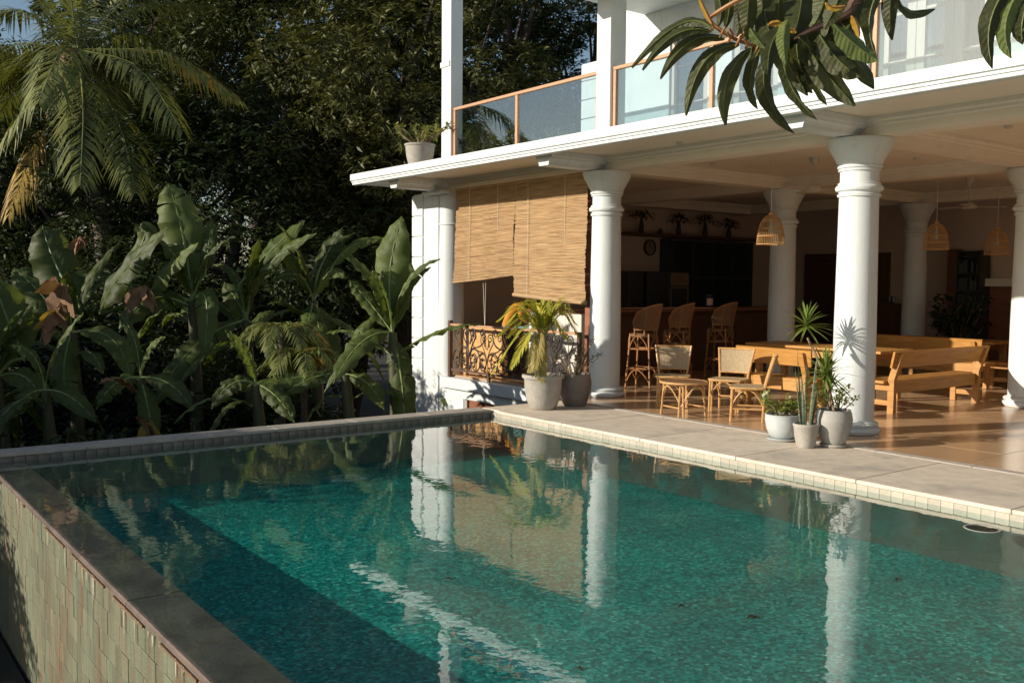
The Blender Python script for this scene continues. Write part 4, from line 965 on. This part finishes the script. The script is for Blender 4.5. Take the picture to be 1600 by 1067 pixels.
# person leaning over a table in the railing bay
tb = thing('work_table', 'teal topped table in front of the person in mustard', 'table', (-13.6, 10.75, 0))
MB().bbox((-14.0, 10.55, .86), (-13.0, 11.15, .90), .008).build('top', 'teal_plastic', tb)
for x in (-13.95, -13.09):
    for y in (10.6, 11.05): MB().box((x, y, 0), (x+.04, y+.04, .858)).build('leg', 'dark_wood', tb)
def person():
    hip = np.array([-14.30, 10.62, 0]); f = np.array([.80, .60, 0]); s = np.array([-.60, .80, 0])
    J = {}; E_ = []
    def j(n, fw, sd, z, r): J[n] = (hip+f*fw+s*sd+np.array([0, 0, z]), r)
    j('pelvis', 0, 0, .94, .155); j('waist', .07, 0, 1.10, .14); j('chest', .20, 0, 1.25, .165); j('upper', .32, 0, 1.34, .14); j('neck', .42, 0, 1.36, .06); j('head0', .49, 0, 1.36, .085); j('head1', .57, 0, 1.345, .10); j('head2', .63, 0, 1.33, .075)
    for n, sg in (('l', 1), ('r', -1)):
        j(n+'sh', .31, sg*.19, 1.31, .075); j(n+'el', .34, sg*.26, 1.06, .052); j(n+'wr', .50, sg*.20, .95, .034); j(n+'ha', .58, sg*.17, .925, .035); j(n+'hip', .0, sg*.10, .86, .11); j(n+'kn', .05, sg*.11, .48, .07); j(n+'an', -.02, sg*.11, .08, .045); j(n+'to', .14, sg*.12, .035, .035)
        for k_, (da, db) in enumerate(((.03, .04), (.035, .02), (.035, 0), (.03, -.02))): j(f'{n}f{k_}', .58+.06+da*.6, sg*(.17)+db, .912, .009); E_.append((n+'ha', f'{n}f{k_}'))
        j(n+'th', .60, sg*.12, .918, .010); E_ += [(n+'ha', n+'th'), ('upper', n+'sh'), (n+'sh', n+'el'), (n+'el', n+'wr'), (n+'wr', n+'ha'), ('pelvis', n+'hip'), (n+'hip', n+'kn'), (n+'kn', n+'an'), (n+'an', n+'to')]
    E_ += [('pelvis', 'waist'), ('waist', 'chest'), ('chest', 'upper'), ('upper', 'neck'), ('neck', 'head0'), ('head0', 'head1'), ('head1', 'head2')]
    names = list(J); me = bpy.data.meshes.new('person'); me.from_pydata([tuple(J[n][0]) for n in names], [(names.index(a), names.index(b)) for a, b in E_], [])
    o = bpy.data.objects.new('person', me); COL.objects.link(o)
    sk = o.modifiers.new('skin', 'SKIN'); sk.use_smooth_shade = True; o.modifiers.new('sub', 'SUBSURF').levels = 2; o.modifiers['sub'].render_levels = 2
    for i, n in enumerate(names): v = me.skin_vertices[0].data[i]; v.radius = (J[n][1], J[n][1]*(.8 if n in ('chest', 'upper', 'pelvis', 'waist') else 1)); v.use_root = n == 'pelvis'
    dg = bpy.context.evaluated_depsgraph_get(); nm_ = bpy.data.meshes.new_from_object(o.evaluated_get(dg)); bpy.data.objects.remove(o)
    nm_.materials.clear(); [nm_.materials.append(MATS[q]) for q in ('mustard_cloth', 'skin', 'dark_wood')]
    nk = J['neck'][0]
    for p in nm_.polygons:
        fwv = float((np.array(p.center)-hip)@f); p.use_smooth = True
        p.material_index = 1 if (fwv > .43 and (p.center.z > 1.2 or p.center.z < 1.0)) else (2 if p.center.z < .90 and fwv < .3 else 0)
    o = bpy.data.objects.new('person', nm_); COL.objects.link(o)
    tag(o, 'person in a mustard shirt leaning forward over the teal table, behind the railing', 'person')
    hd = J['head1'][0]; m = MB(); n = 12; prof = [(.0, .118), (.05, .11), (.09, .075), (.108, .03), (.11, -.01), (.095, -.05)]
    m.lathe(prof, tuple(hd+np.array([-.03, -.02, .02])), 18); m.build('hair', 'hair', o, True)
person()

# ------------------------------------------------------------------ trees
def leaf_mesh(name, p, d, nrm, L, wd, mat):
    """arrays of folded lance leaves: base, two shoulders, tip"""
    n = len(p); d = d/np.linalg.norm(d, axis=1, keepdims=True); s = np.cross(d, nrm); s /= np.linalg.norm(s, axis=1, keepdims=True)+1e-9; up = np.cross(s, d)
    L = L[:, None]; wd = wd[:, None]
    v = np.empty((n, 4, 3)); v[:, 0] = p; v[:, 1] = p+d*L*.45+s*wd*.5+up*wd*.12; v[:, 2] = p+d*L-up*L*.12; v[:, 3] = p+d*L*.45-s*wd*.5+up*wd*.12
    me = bpy.data.meshes.new(name); me.vertices.add(n*4); me.vertices.foreach_set('co', v.reshape(-1))
    me.loops.add(n*4); me.loops.foreach_set('vertex_index', np.arange(n*4, dtype=np.int32))
    me.polygons.add(n); me.polygons.foreach_set('loop_start', np.arange(0, n*4, 4, dtype=np.int32)); me.polygons.foreach_set('loop_total', np.full(n, 4, dtype=np.int32))
    me.update(calc_edges=True); me.materials.append(MATS[mat]); return me
def crown_leaves(name, centres, radii, per, L, mat, rng, whorl=7, droop=.5):
    ps, ds, ns, ls, ws = [], [], [], [], []
    for c, R in zip(centres, radii):
        k = max(4, int(per*(R[0]*R[1]*R[2])**.667)); u = rng.normal(size=(k, 3)); u /= np.linalg.norm(u, axis=1, keepdims=True); q = c+u*np.array(R)*(rng.uniform(.35, 1, (k, 1))**.5)
        for j in range(whorl):
            a = rng.uniform(0, 2*np.pi, k); h = np.stack([np.cos(a), np.sin(a), rng.uniform(-1.1, .35, k)*droop*1.6], 1)+u*.6
            ps.append(q+rng.normal(size=(k, 3))*.05); ds.append(h); ns.append(u*.5+rng.normal(size=(k, 3))*.5+np.array([0, 0, .8])); ls.append(rng.uniform(.7, 1.25, k)*L); ws.append(rng.uniform(.2, .3, k)*L)
    return leaf_mesh(name, np.concatenate(ps), np.concatenate(ds), np.concatenate(ns), np.concatenate(ls), np.concatenate(ws), mat)
def tree(name, label, base, H, R, z0, nclump, per, L, mat, seed, trunk_r=.22, lean=(0, 0), group='garden trees', cr=(.6, 1.15)):
    rng = np.random.default_rng(seed); b = np.array(base, float); o = thing(name, label, 'tree', b, group)
    top = b+np.array([lean[0], lean[1], H*.72]); trunk = cat([b, b+(top-b)*.35+rng.normal(size=3)*[.25, .25, 0], b+(top-b)*.7+rng.normal(size=3)*[.3, .3, 0], top], 5)
    cs = []; rs = []
    mid = b+np.array([lean[0], lean[1], (z0+H)/2]); hz = (H-z0)/2
    while len(cs) < nclump:
        u = rng.normal(size=3); u /= np.linalg.norm(u); f = rng.uniform(.3, 1)**.6; c = mid+u*np.array([R, R, hz])*f; cs.append(c); k = rng.uniform(*cr); rs.append((k, k, k*.7))
    t = MB(); t.tube(trunk, list(np.linspace(trunk_r, trunk_r*.4, len(trunk))), 9); tr = t.build('trunk', 'bark', o, True)
    lm = MB()
    for c in cs[::4]:
        i = rng.integers(len(trunk)//3, len(trunk)); a = np.array(trunk[i]); m_ = (a+c)/2+np.array([0, 0, -.25+rng.uniform(0, .5)]); cv = cat([a, m_, c], 4); lm.tube(cv, list(np.linspace(trunk_r*.3, .012, len(cv))), 5)
    lm.build('limbs', 'bark', tr, True)
    link('crown', crown_leaves('crown', cs, rs, per, L, mat, rng), o, world=True)
    return o
def gp(px, depth): q = atd(px, 433, depth); return (q[0], q[1], GZ-.25)
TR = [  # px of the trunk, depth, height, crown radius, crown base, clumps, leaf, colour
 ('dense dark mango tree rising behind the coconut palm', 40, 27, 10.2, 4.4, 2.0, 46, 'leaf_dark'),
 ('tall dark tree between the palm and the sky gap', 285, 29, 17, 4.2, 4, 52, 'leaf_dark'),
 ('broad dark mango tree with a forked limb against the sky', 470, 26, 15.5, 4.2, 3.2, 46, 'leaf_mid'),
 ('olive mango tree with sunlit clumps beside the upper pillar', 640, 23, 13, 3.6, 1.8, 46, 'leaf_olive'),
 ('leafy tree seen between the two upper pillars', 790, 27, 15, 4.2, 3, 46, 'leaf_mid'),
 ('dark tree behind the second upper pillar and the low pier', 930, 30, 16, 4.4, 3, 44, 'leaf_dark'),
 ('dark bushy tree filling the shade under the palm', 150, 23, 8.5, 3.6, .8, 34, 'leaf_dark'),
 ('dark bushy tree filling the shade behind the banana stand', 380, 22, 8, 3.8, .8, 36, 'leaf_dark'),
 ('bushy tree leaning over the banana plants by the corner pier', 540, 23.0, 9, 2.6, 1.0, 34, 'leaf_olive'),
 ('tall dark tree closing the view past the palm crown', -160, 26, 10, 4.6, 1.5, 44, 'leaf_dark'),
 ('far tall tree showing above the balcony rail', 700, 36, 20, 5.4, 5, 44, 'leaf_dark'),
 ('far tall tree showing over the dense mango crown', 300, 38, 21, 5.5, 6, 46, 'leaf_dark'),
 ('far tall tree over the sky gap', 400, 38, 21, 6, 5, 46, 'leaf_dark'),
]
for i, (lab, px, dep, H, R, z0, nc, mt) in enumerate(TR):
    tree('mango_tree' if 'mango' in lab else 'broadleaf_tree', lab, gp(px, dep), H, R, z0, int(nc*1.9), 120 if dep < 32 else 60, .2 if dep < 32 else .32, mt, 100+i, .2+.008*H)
# trees on the sunny side of the garden, out to the left, whose shade falls across the bananas
for i, (x, y, H, R) in enumerate(((-33, -5, 9.0, 4.0), (-29.5, -9.5, 8.6, 3.6), (-38, 1, 11, 4.5), (-27.5, -15, 10, 3.6), (-42, -4, 12, 4.5))):
    tree('broadleaf_tree', ['rounded tree left of the garden bed', 'rounded tree at the sunny corner of the garden', 'tall tree at the left end of the garden', 'tree on the sunny lawn side', 'tall tree far left of the garden'][i], (x, y, GZ-.25), H, R, 1.0, 34, 40, .28, 'leaf_mid', 300+i, .2)

# unseen bushy trees added to shade the garden bed and pool wall
for i, (x, y, H, R) in enumerate(((-12.4, -1.2, 4.1, 1.4), (-14.6, -1.6, 4.3, 1.5), (-16.6, -1.3, 4.5, 1.5), (-18.6, -1.7, 4.7, 1.5), (-20.6, -1.8, 4.2, 1.4), (-10.9, -2.6, 2.5, .95), (-13.4, -3.6, 4.9, 1.5), (-16.4, -3.9, 5.4, 1.6))):
    tree('shade_tree', ['added shade tree by the overflow channel', 'second added shade tree from the overflow channel', 'third added shade tree from the overflow channel', 'fourth added shade tree from the overflow channel', 'last added shade tree of the row from the overflow channel', 'low added shade bush beside the overflow channel', 'taller added shade tree behind the row, near the channel', 'taller added shade tree behind the middle of the row'][i], (x, y, GZ-.25), H, R, .3, 46, 85, .22, 'leaf_mid', 400+i, .09, cr=(.5, .85))

# ------------------------------------------------------------------ coconut palm
r_ = random.Random(5); D = 20.0; cc = atd(122, 78, D); pb = gp(150, D)
o = thing('coconut_palm', 'coconut palm with drooping sunlit fronds and some yellow ones', 'tree', pb)
tk = cat([pb, atd(165, 420, D), atd(142, 260, D), atd(128, 140, D), cc], 6)
t = MB(); t.tube(tk, list(np.linspace(.21, .13, len(tk))), 10); t.build('trunk', 'palm_bark', o, True)
FR = [ # tip px, py, depth offset, mid px, py, material
 (-10, 240, -1.0, 75, 120), (60, 160, -2.2, 95, 80), (-30, 150, .5, 50, 85), (-60, 110, 1, 20, 70), (-40, 20, .5, 45, 20), (20, -60, .3, 70, 0), (95, -120, 0, 108, -20), (150, -110, .6, 135, -20),
 (260, -60, 1.2, 190, -5), (330, 10, 1.4, 215, 10), (376, 158, -.6, 265, 85), (285, 205, -1.6, 215, 105), (212, 302, -1.8, 185, 190), (170, 262, 1.0, 175, 120), (55, 300, -.8, 90, 190), (125, 290, -2.4, 130, 170), (60, 120, 1.6, 85, 55), (-20, 205, 1.4, 50, 110), (240, 235, 1.4, 200, 120), (300, 110, 2.0, 210, 50)]
for i, (px, py, dz, mx, my) in enumerate(FR):
    m = MB(); tip = atd(px, py, D+dz); mid = atd(mx, my, D+dz*.5); frond(m, [cc, mid, tip], .85, 56, .05, 62, .75, r=r_, rib=m, base_bare=.08)
    m.build('frond', 'palm_leaf', o)
for px, py, dz, mx, my in ((14, 335, -1.2, 55, 225), (372, 150, -.3, 270, 88)):
    m = MB(); tip = atd(px, py, D+dz); mid = atd(mx, my, D+dz*.5); frond(m, [cc, mid, tip], .75, 46, .05, 55, .9, r=r_, rib=m, base_bare=.45, keep=.75)
    m.build('frond', 'palm_dry', o)
m = MB()
for k in range(12):
    a = r_.uniform(0, 6.28); p = cc+np.array([.28*math.cos(a), .28*math.sin(a), -.15-.2*r_.random()]); m.lathe([(0, -.14), (.09, -.1), (.12, 0), (.09, .1), (0, .14)], tuple(p), 8)
m.build('coconuts', 'banana_dry', o, True)
m = MB()
for k in range(16): a = r_.uniform(0, 6.28); strap(m, cc+[0, 0, -.1], (math.cos(a), math.sin(a), r_.uniform(-.4, .8)), r_.uniform(.4, .9), .14, .5, 4)
m.build('husk', 'banana_dry', o)

# ------------------------------------------------------------------ banana plants
def banana_leaf(base, mid, tip, W, roll, r_, dry=False, tears=4):
    m = MB(); m.t = []; rib = MB(); n = 22; b, c, e = map(np.array, (base, mid, tip)); ctl = 2*c-.5*(b+e)
    C = [b*(1-t)**2+2*t*(1-t)*ctl+e*t*t for t in np.linspace(0, 1, n+1)]
    rib.tube(C, [max(.004, .022*(1-.85*i/n)*W**.5*1.5) for i in range(n+1)], 5)
    tr_ = {s: sorted(r_.sample(range(4, n-1), min(tears, 8))) for s in (-1, 1)}
    view = EYEP-c
    for s in (-1, 1):
        prev = 2; cuts = tr_[s]+[n]
        for ct in cuts:
            rows = list(range(prev, ct+1)); lean = r_.uniform(-.16, .16) if tears else 0; G = []
            for i in rows:
                t = i/n; tan = C[min(i+1, n)]-C[max(i-1, 0)]; tan /= np.linalg.norm(tan)
                side = np.cross(tan, roll); side /= np.linalg.norm(side); up = np.cross(side, tan)
                if up@np.array(roll) < 0: up = -up
                wv = W*.46*(min(1, (t-.05)/.22)**.6 if t > .05 else .02)*max(.02, 1-max(0, (t-.55)/.45)**2.2)*(1+.06*math.sin(i*2.1+s)+.04*math.sin(i*5.3))
                row = []
                for q in range(5):
                    u = q/4; row.append(C[i]+side*s*wv*u*(1-.08*u)+up*wv*(.30*u-.55*u*u*(1+.3*math.sin(i*.9+s)))+tan*(wv*.22*u+lean*wv*u)+up*.012*math.sin(i*1.9+q))
                G.append(row)
            k = len(m.v); vs = [p for row in G for p in row]; m.t += [i/n-.05*q for i in rows for q in range(5)]; m.add(vs, [(a*5+q, a*5+q+1, (a+1)*5+q+1, (a+1)*5+q) for a in range(len(rows)-1) for q in range(4)]); prev = ct
    return m, rib
BR = random.Random(17)
def banana(label, px, pyb, dep, leaves, extra=4, stem_r=.13, big=1.0):
    foot = gp(px, dep); foot = (foot[0], foot[1], GZ-.05); hd = atd(px, pyb, dep); o = thing('banana_plant', label, 'banana plant', foot, 'banana plants along the garden end of the pool')
    MB().tube(cat([foot, (np.array(foot)+hd)/2+[.05, .04, 0], hd], 5), list(np.linspace(stem_r, stem_r*.5, 11)), 10).build('stem', 'banana_stem', o, True)
    def one(base, mid, tip, W, roll, dry=False, tears=4):
        m, rib = banana_leaf(base, mid, tip, W, roll, BR, dry, tears)
        l_ = m.build('leaf', 'banana_dry' if dry else 'banana_leaf', o, True); vein(l_, m.t); rib.build('midrib', 'banana_dry' if dry else 'banana_rib', l_, True)
    for lf in leaves:
        (tx, ty, dz, mx, my, Wp) = lf[:6]; bx, by = lf[6] if len(lf) > 6 and lf[6] else (px, pyb); ro = lf[7] if len(lf) > 7 else 0
        b = atd(bx, by, dep); tp_ = atd(tx, ty, dep+dz); md = atd(mx, my, dep+dz*.5); W = Wp*dep/F
        vw = EYEP-md; vw = vw/np.linalg.norm(vw); W *= .84; rl = vw*.75+np.array([0, 0, .65])+SUNV*.2+RGT*ro; one(b, md, tp_, W, rl, False, BR.choice((2, 3, 5)))
        if (bx, by) != (px, pyb): MB().tube(cat([hd, (hd+b)/2+[0, 0, .08], b], 4), .022, 6).build('petiole', 'banana_rib', o, True)
    for k in range(5 if big == 1 else 2):
        a = BR.uniform(0, 6.28); L = BR.uniform(1.0, 1.6)*big; out_ = np.array([math.cos(a), math.sin(a), 0]); e_ = hd+out_*L*.45+[0, 0, L*BR.uniform(.55, .9)]; one(hd, hd+out_*L*.14+[0, 0, L*.45], e_, BR.uniform(.17, .27), out_*-.6+(EYEP-hd)/np.linalg.norm(EYEP-hd)*.5+np.array([0, 0, .4]), False, 4)
    for k in range(extra):
        a = BR.uniform(0, 6.28); L = BR.uniform(1.1, 1.8)*big; out_ = np.array([math.cos(a), math.sin(a), 0]); up_ = BR.uniform(-.9, .55)
        st = hd-[0, 0, BR.uniform(.1, .5)]; one(st, st+out_*L*.42+[0, 0, .22+.35*up_], st+out_*L*.78+[0, 0, up_], BR.uniform(.2, .34)*big, out_*.3+np.array([0, 0, 1]), BR.random() < .12, 6)
banana('banana plant with the tallest broad upright leaf', 300, 470, 14.6, [(262, 286, .2, 285, 365, 92), (215, 358, -.3, 222, 380, 50, (160, 488)), (262, 356, -.5, 190, 428, 66, (156, 490)), (330, 340, .3, 326, 385, 34, (320, 430)), (318, 565, -.5, 322, 470, 48), (186, 520, -.6, 235, 468, 60, (300, 480)), (310, 380, -.6, 262, 420, 52, (232, 470))], 5)
banana('banana plant with wide leaf and dried brown flower head', 112, 520, 13.6, [(66, 352, .2, 88, 415, 92, (125, 480)), (205, 600, -.4, 175, 530, 46), (20, 420, .2, 60, 455, 70), (110, 640, -.8, 100, 580, 56)], 5)
banana('banana plant with a large green leaf beside the infinity edge', -5, 590, 12.8, [(-12, 430, 0, 12, 500, 105, (38, 560)), (70, 640, -.5, 40, 590, 55), (60, 470, .4, 25, 520, 60)], 6)
banana('banana plant with long diagonal leaf in the middle of the stand', 385, 500, 14.8, [(476, 345, .2, 420, 395, 50, (372, 448)), (495, 365, -.3, 440, 395, 30, (395, 450)), (240, 640, -.6, 300, 545, 60), (445, 610, -.9, 430, 540, 55), (350, 440, .5, 370, 470, 50)], 6)
banana('banana plant with torn horizontal leaf below the mango boughs', 490, 470, 15.2, [(535, 356, .1, 512, 395, 44, (497, 428)), (448, 392, -.2, 462, 420, 34, (480, 440)), (425, 440, -.6, 465, 430, 30), (605, 372, .3, 550, 385, 30, (515, 425)), (540, 436, -.5, 515, 428, 32), (520, 590, -.6, 512, 530, 50), (470, 560, -.7, 480, 510, 50)], 5)
banana('banana plant with pale upright leaf close against the corner pier', 613, 520, 13.4, [(628, 338, .1, 610, 420, 78, (611, 500)), (545, 438, .1, 575, 470, 34), (642, 410, .4, 630, 455, 40), (632, 690, -.1, 628, 600, 55), (520, 600, -.8, 565, 535, 52), (596, 425, .3, 602, 470, 40)], 3)
banana('small shaded banana plant low behind the pool kerb', 220, 590, 13.0, [(240, 690, -.3, 232, 640, 44), (150, 640, -.3, 180, 600, 42), (300, 640, -.3, 265, 600, 44)], 2, big=.8)
banana('shaded banana plant with drooping leaves in front of the pier', 540, 585, 13.4, [(440, 620, -.3, 490, 590, 40), (375, 612, -.4, 450, 592, 40), (600, 640, -.3, 575, 600, 40)], 2, big=.8)
banana('shaded banana plant low in the middle of the kerb', 400, 600, 12.8, [(330, 640, -.3, 362, 600, 44), (460, 660, -.3, 432, 620, 44)], 2, big=.8)
banana('shaded banana plant low at the infinity corner', 70, 610, 12.4, [(10, 660, -.3, 40, 620, 44), (150, 660, -.3, 110, 620, 44)], 2, big=.8)
# dried leaf bundles hanging on the banana plants
def dried(label, px, py, dep, s, yellow=False):
    c = atd(px, py, dep); o = thing('dried_banana_leaf', label, 'dead leaf', c, 'dried banana leaves'); r_ = random.Random(px)
    for k in range(7):
        m = MB(); d = RGT*r_.uniform(-1, 1)+np.array([0, 0, r_.uniform(-1, .25)])+FWD*r_.uniform(-.6, .4); n = 6; d = d/np.linalg.norm(d); sd = np.cross(d, FWD+np.array([r_.uniform(-.5, .5), r_.uniform(-.5, .5), .2])); sd /= np.linalg.norm(sd); L = s*r_.uniform(.6, 1); L_, R_ = [], []
        for i in range(n+1): t = i/n; p = c+d*L*t+np.array([0, 0, -.5*L*t*t])+np.array([r_.uniform(-1, 1) for _ in range(3)])*s*.05; wv = s*.3*math.sin(math.pi*(.15+.8*t))*r_.uniform(.6, 1.1); L_.append(p+sd*wv); R_.append(p-sd*wv*r_.uniform(.4, 1))
        m.strip(L_, R_); m.build('leaf_fold', 'palm_dry' if (yellow and k < 2) else 'banana_dry', o, True)
dried('crumpled pale brown dried leaf hanging before the wide banana leaf', 92, 448, 12.9, .42)
dried('dried leaf with a yellow edge under the crumpled brown one', 85, 492, 12.8, .34, True)
dried('small reddish brown dried leaf below the diagonal banana leaf', 222, 450, 14.0, .34)
dried('folded pinkish brown dead leaf above the wide banana leaf', 122, 375, 13.9, .22)
dried('brown dead leaf hanging in the shade by the pool kerb', 228, 665, 12.4, .3, True)
# low plants along the kerb
for k, (px, py, dep) in enumerate(((20, 690, 11.9), (95, 685, 11.8), (350, 668, 12.6), (470, 655, 13), (560, 650, 13.2), (170, 680, 12.2), (280, 672, 12.5))):
    c = np.array(gp(px, dep)); c[2] = GZ; o = thing('ground_shrub', ['low dark shrub at the infinity corner of the kerb', 'low shrub with a pale upright blade by the kerb', 'low shrub in the shade in the middle of the kerb', 'low shrub with orange leaves near the pier', 'low dark shrub at the foot of the corner pier', 'low shrub beside the dead banana leaf', 'low shrub between the shaded bananas'][k], 'shrub', c, 'low shrubs behind the pool kerb')
    shrublet(o, tuple(c), .0, 20, 1.35, .75, .17, 'leaf_mid', None, 60+k, .012)
# dense dark shrubs closing the undergrowth between the bananas and the trees
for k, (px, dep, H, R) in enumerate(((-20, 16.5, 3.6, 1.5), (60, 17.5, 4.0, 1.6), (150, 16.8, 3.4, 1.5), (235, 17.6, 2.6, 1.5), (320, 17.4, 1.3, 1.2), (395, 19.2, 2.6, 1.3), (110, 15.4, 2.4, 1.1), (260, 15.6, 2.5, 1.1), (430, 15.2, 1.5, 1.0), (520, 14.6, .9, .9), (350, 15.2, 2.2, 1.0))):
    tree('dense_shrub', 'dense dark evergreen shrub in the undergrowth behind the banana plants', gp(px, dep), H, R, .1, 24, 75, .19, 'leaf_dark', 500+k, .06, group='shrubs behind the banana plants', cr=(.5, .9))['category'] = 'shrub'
# fern-like young palms in the undergrowth
for k, (px, py, dep) in enumerate(((440, 520, 14), (475, 560, 13.8))):
    c = np.array(gp(px, dep)); c[2] = GZ; hd = atd(px, py, dep); o = thing('young_palm', ['young palm with fine fronds in the undergrowth', 'small young palm with a browned frond in the undergrowth'][k], 'palm', c); r_ = random.Random(k)
    MB().tube([c, hd], .05, 7).build('trunk', 'palm_bark', o, True)
    for q in range(9):
        a = q*.7+k; t = hd+np.array([math.cos(a), math.sin(a), -.25])*.7; m = MB(); frond(m, [hd, (hd+t)/2+[0, 0, .22], t], .28, 22, .025, 55, .5, r=r_, rib=m); m.build('frond', 'palm_dry' if q == 2 else 'palm_leaf', o)

# ------------------------------------------------------------------ mango bough hanging into view, from a tree at the near deck
MT = thing('overhanging_tree', 'glossy leaved bough with orange leaf stalks hanging in front of the balcony', 'tree', (1.25, 2.7, -.002))
D0 = 2.1
fork = atd(1345, -10, D0); up1 = atd(1480, -160, 2.0)
MB().tube(cat([(1.25, 2.7, -.002), (1.2, 2.65, 1.2), (1.05, 2.55, 2.4), (.6, 2.3, 3.3)], 6), list(np.linspace(.10, .055, 19)), 10).build('trunk', 'bark', MT, True)
MB().tube(cat([(.9, 2.5, 2.9), (.3, 2.1, 3.1), up1, fork, atd(1322, 22, D0), atd(1262, 50, D0), atd(1240, 62, D0)], 6), list(np.linspace(.022, .0035, 37)), 7).build('bough', 'twig', MT, True)
MB().tube(cat([atd(1400, -70, 2.05), atd(1300, -40, 2.0), atd(1180, -10, 2.0), atd(1118, 22, 2.05), atd(1112, 36, 2.05), atd(1150, 62, 2.05), atd(1200, 78, 2.05)], 5), list(np.linspace(.006, .0035, 31)), 6).build('bough', 'mango_petiole', MT, True)
MB().tube(cat([atd(1480, -160, 2.0), atd(1560, -120, 1.7), atd(1600, -60, 1.55)], 5), list(np.linspace(.014, .006, 11)), 6).build('bough', 'twig', MT, True)
MB().tube(cat([fork, atd(1330, 8, D0), atd(1345, 3, D0)], 4), .004, 5).build('twig', 'twig', MT, True)
def mleaf(b, m_, t, wpx, dep, mat='mango_leaf', dz=0, roll=0):
    B, Mi, T = atd(*b, dep), atd(*m_, dep+dz*.5), atd(*t, dep+dz); W = wpx*dep/F; ctl = 2*Mi-.5*(B+T); n = 12; C = [B*(1-t_)**2+2*t_*(1-t_)*ctl+T*t_*t_ for t_ in np.linspace(0, 1, n+1)]
    L_, R_ = [], []; 
    for i in range(n+1):
        t_ = i/n; tan = C[min(i+1, n)]-C[max(i-1, 0)]; tan /= np.linalg.norm(tan); nr = -FWD+UPV*.35+RGT*roll; sd = np.cross(tan, nr); sd /= np.linalg.norm(sd); u = np.cross(sd, tan)
        wv = W*.5*(max(0, math.sin(math.pi*(.02+.96*t_)))**.75)*(1-.25*t_)+.0006; rip = .06*W*math.sin(i*1.7)
        L_.append(C[i]+sd*wv-u*(wv*.35)+u*rip); R_.append(C[i]-sd*wv-u*(wv*.35)-u*rip)
    mb = MB(); mb.strip(L_, C); mb.strip(C, R_); l_ = mb.build('leaf', mat, MT, True); tt = [i/n for i in range(n+1)]; ed_ = [q-.10 for q in tt]; vein(l_, ed_+tt+tt+ed_)
    rb = MB(); rb.tube([c-FWD*.0012 for c in C[:-1]], list(np.linspace(.0022, .0006, n)), 4); rb.build('midrib', 'mango_leaf_light' if mat != 'mango_yellow' else 'mango_petiole', l_)
LV = [((1112, 45), (1060, 40), (987, 106), 25), ((1112, 50), (1055, 55), (1004, 110), 21), ((1132, 62), (1078, 66), (1032, 124), 26), ((1155, 70), (1100, 98), (1072, 181), 30), ((1172, 76), (1136, 128), (1134, 196), 30), ((1188, 78), (1172, 125), (1185, 172), 25), ((1207, 76), (1196, 145), (1242, 209), 30), ((1222, 84), (1238, 140), (1278, 188), 27),
 ((1248, 60), (1275, 85), (1312, 121), 60), ((1262, 75), (1290, 115), (1336, 166), 46), ((1295, 75), (1335, 95), (1366, 139), 42), ((1258, 85), (1272, 125), (1293, 166), 24), ((1240, 45), (1235, 90), (1262, 150), 40), ((1270, 40), (1300, 60), (1330, 110), 60), ((1228, 40), (1205, 70), (1200, 120), 34),
 ((1118, -15), (1126, 15), (1122, 42), 17), ((1150, -20), (1158, 20), (1150, 58), 26), ((1185, -25), (1190, 20), (1178, 72), 44), ((1215, -20), (1215, 25), (1205, 82), 46), ((1252, -25), (1250, 15), (1238, 62), 56), ((1290, -30), (1285, 10), (1265, 50), 50), ((1320, -30), (1305, 10), (1288, 45), 34), ((1385, -30), (1358, 30), (1372, 96), 30), ((1398, -25), (1390, 10), (1394, 63), 28), ((1400, -20), (1418, 18), (1461, 14), 22), ((1330, -20), (1300, 30), (1290, 70), 40), ((1165, 30), (1175, 60), (1170, 100), 30)]
LV += [((1235, 30), (1262, 70), (1300, 100), 50), ((1215, 45), (1226, 90), (1250, 130), 38), ((1280, 55), (1310, 95), (1345, 120), 46), ((1245, 70), (1252, 110), (1270, 145), 40), ((1300, 20), (1325, 50), (1345, 75), 44), ((1195, 10), (1200, 45), (1218, 85), 40), ((1340, -25), (1335, 20), (1318, 55), 36), ((1140, -25), (1140, 10), (1133, 45), 24), ((1170, -25), (1168, 20), (1165, 66), 34)]
for i, (b, m_, t, wpx) in enumerate(LV): mleaf(b, m_, t, wpx*1.0, D0-.06+.02*(i % 7), dz=random.uniform(-.06, .08), roll=random.uniform(-.5, .5))
for b, m_, t, wpx in (((1302, 38), (1338, 72), (1373, 95), 44), ((1230, 32), (1224, 62), (1228, 102), 24), ((1172, 45), (1182, 60), (1196, 76), 18)): mleaf(b, m_, t, wpx, 1.97, 'mango_leaf_light')
for b, m_, t, wpx in (((1112, 38), (1102, 18), (1088, -12), 9), ((1200, 40), (1215, 36), (1226, 42), 14), ((1232, 46), (1240, 48), (1244, 52), 11), ((1330, 25), (1338, 40), (1342, 60), 14), ((1320, 10), (1300, 12), (1290, 4), 12)): mleaf(b, m_, t, wpx, 2.0, 'mango_yellow')
for b, m_, t, wpx, mt in (((1592, -40), (1548, 30), (1551, 108), 34, 'mango_leaf'), ((1612, -40), (1572, 30), (1581, 92), 34, 'mango_leaf_light'), ((1630, -40), (1600, 20), (1598, 70), 40, 'mango_leaf'), ((1640, -20), (1610, 30), (1590, 60), 40, 'mango_leaf')): mleaf(b, m_, t, wpx, 1.5, mt)
for k, (x, y) in enumerate(((1112, 42), (1125, 52), (1138, 60), (1150, 66), (1165, 70), (1180, 76), (1142, 55), (1155, 60))):
    MB().tube([atd(x, y+6, 2.05), atd(x+3, y, 2.03), atd(x+(8 if k % 2 else -2), y-10, 2.02)], .0028, 5).build('petiole', 'mango_petiole', MT)

for o in bpy.data.objects:
    if '_local' in o: del o['_local']
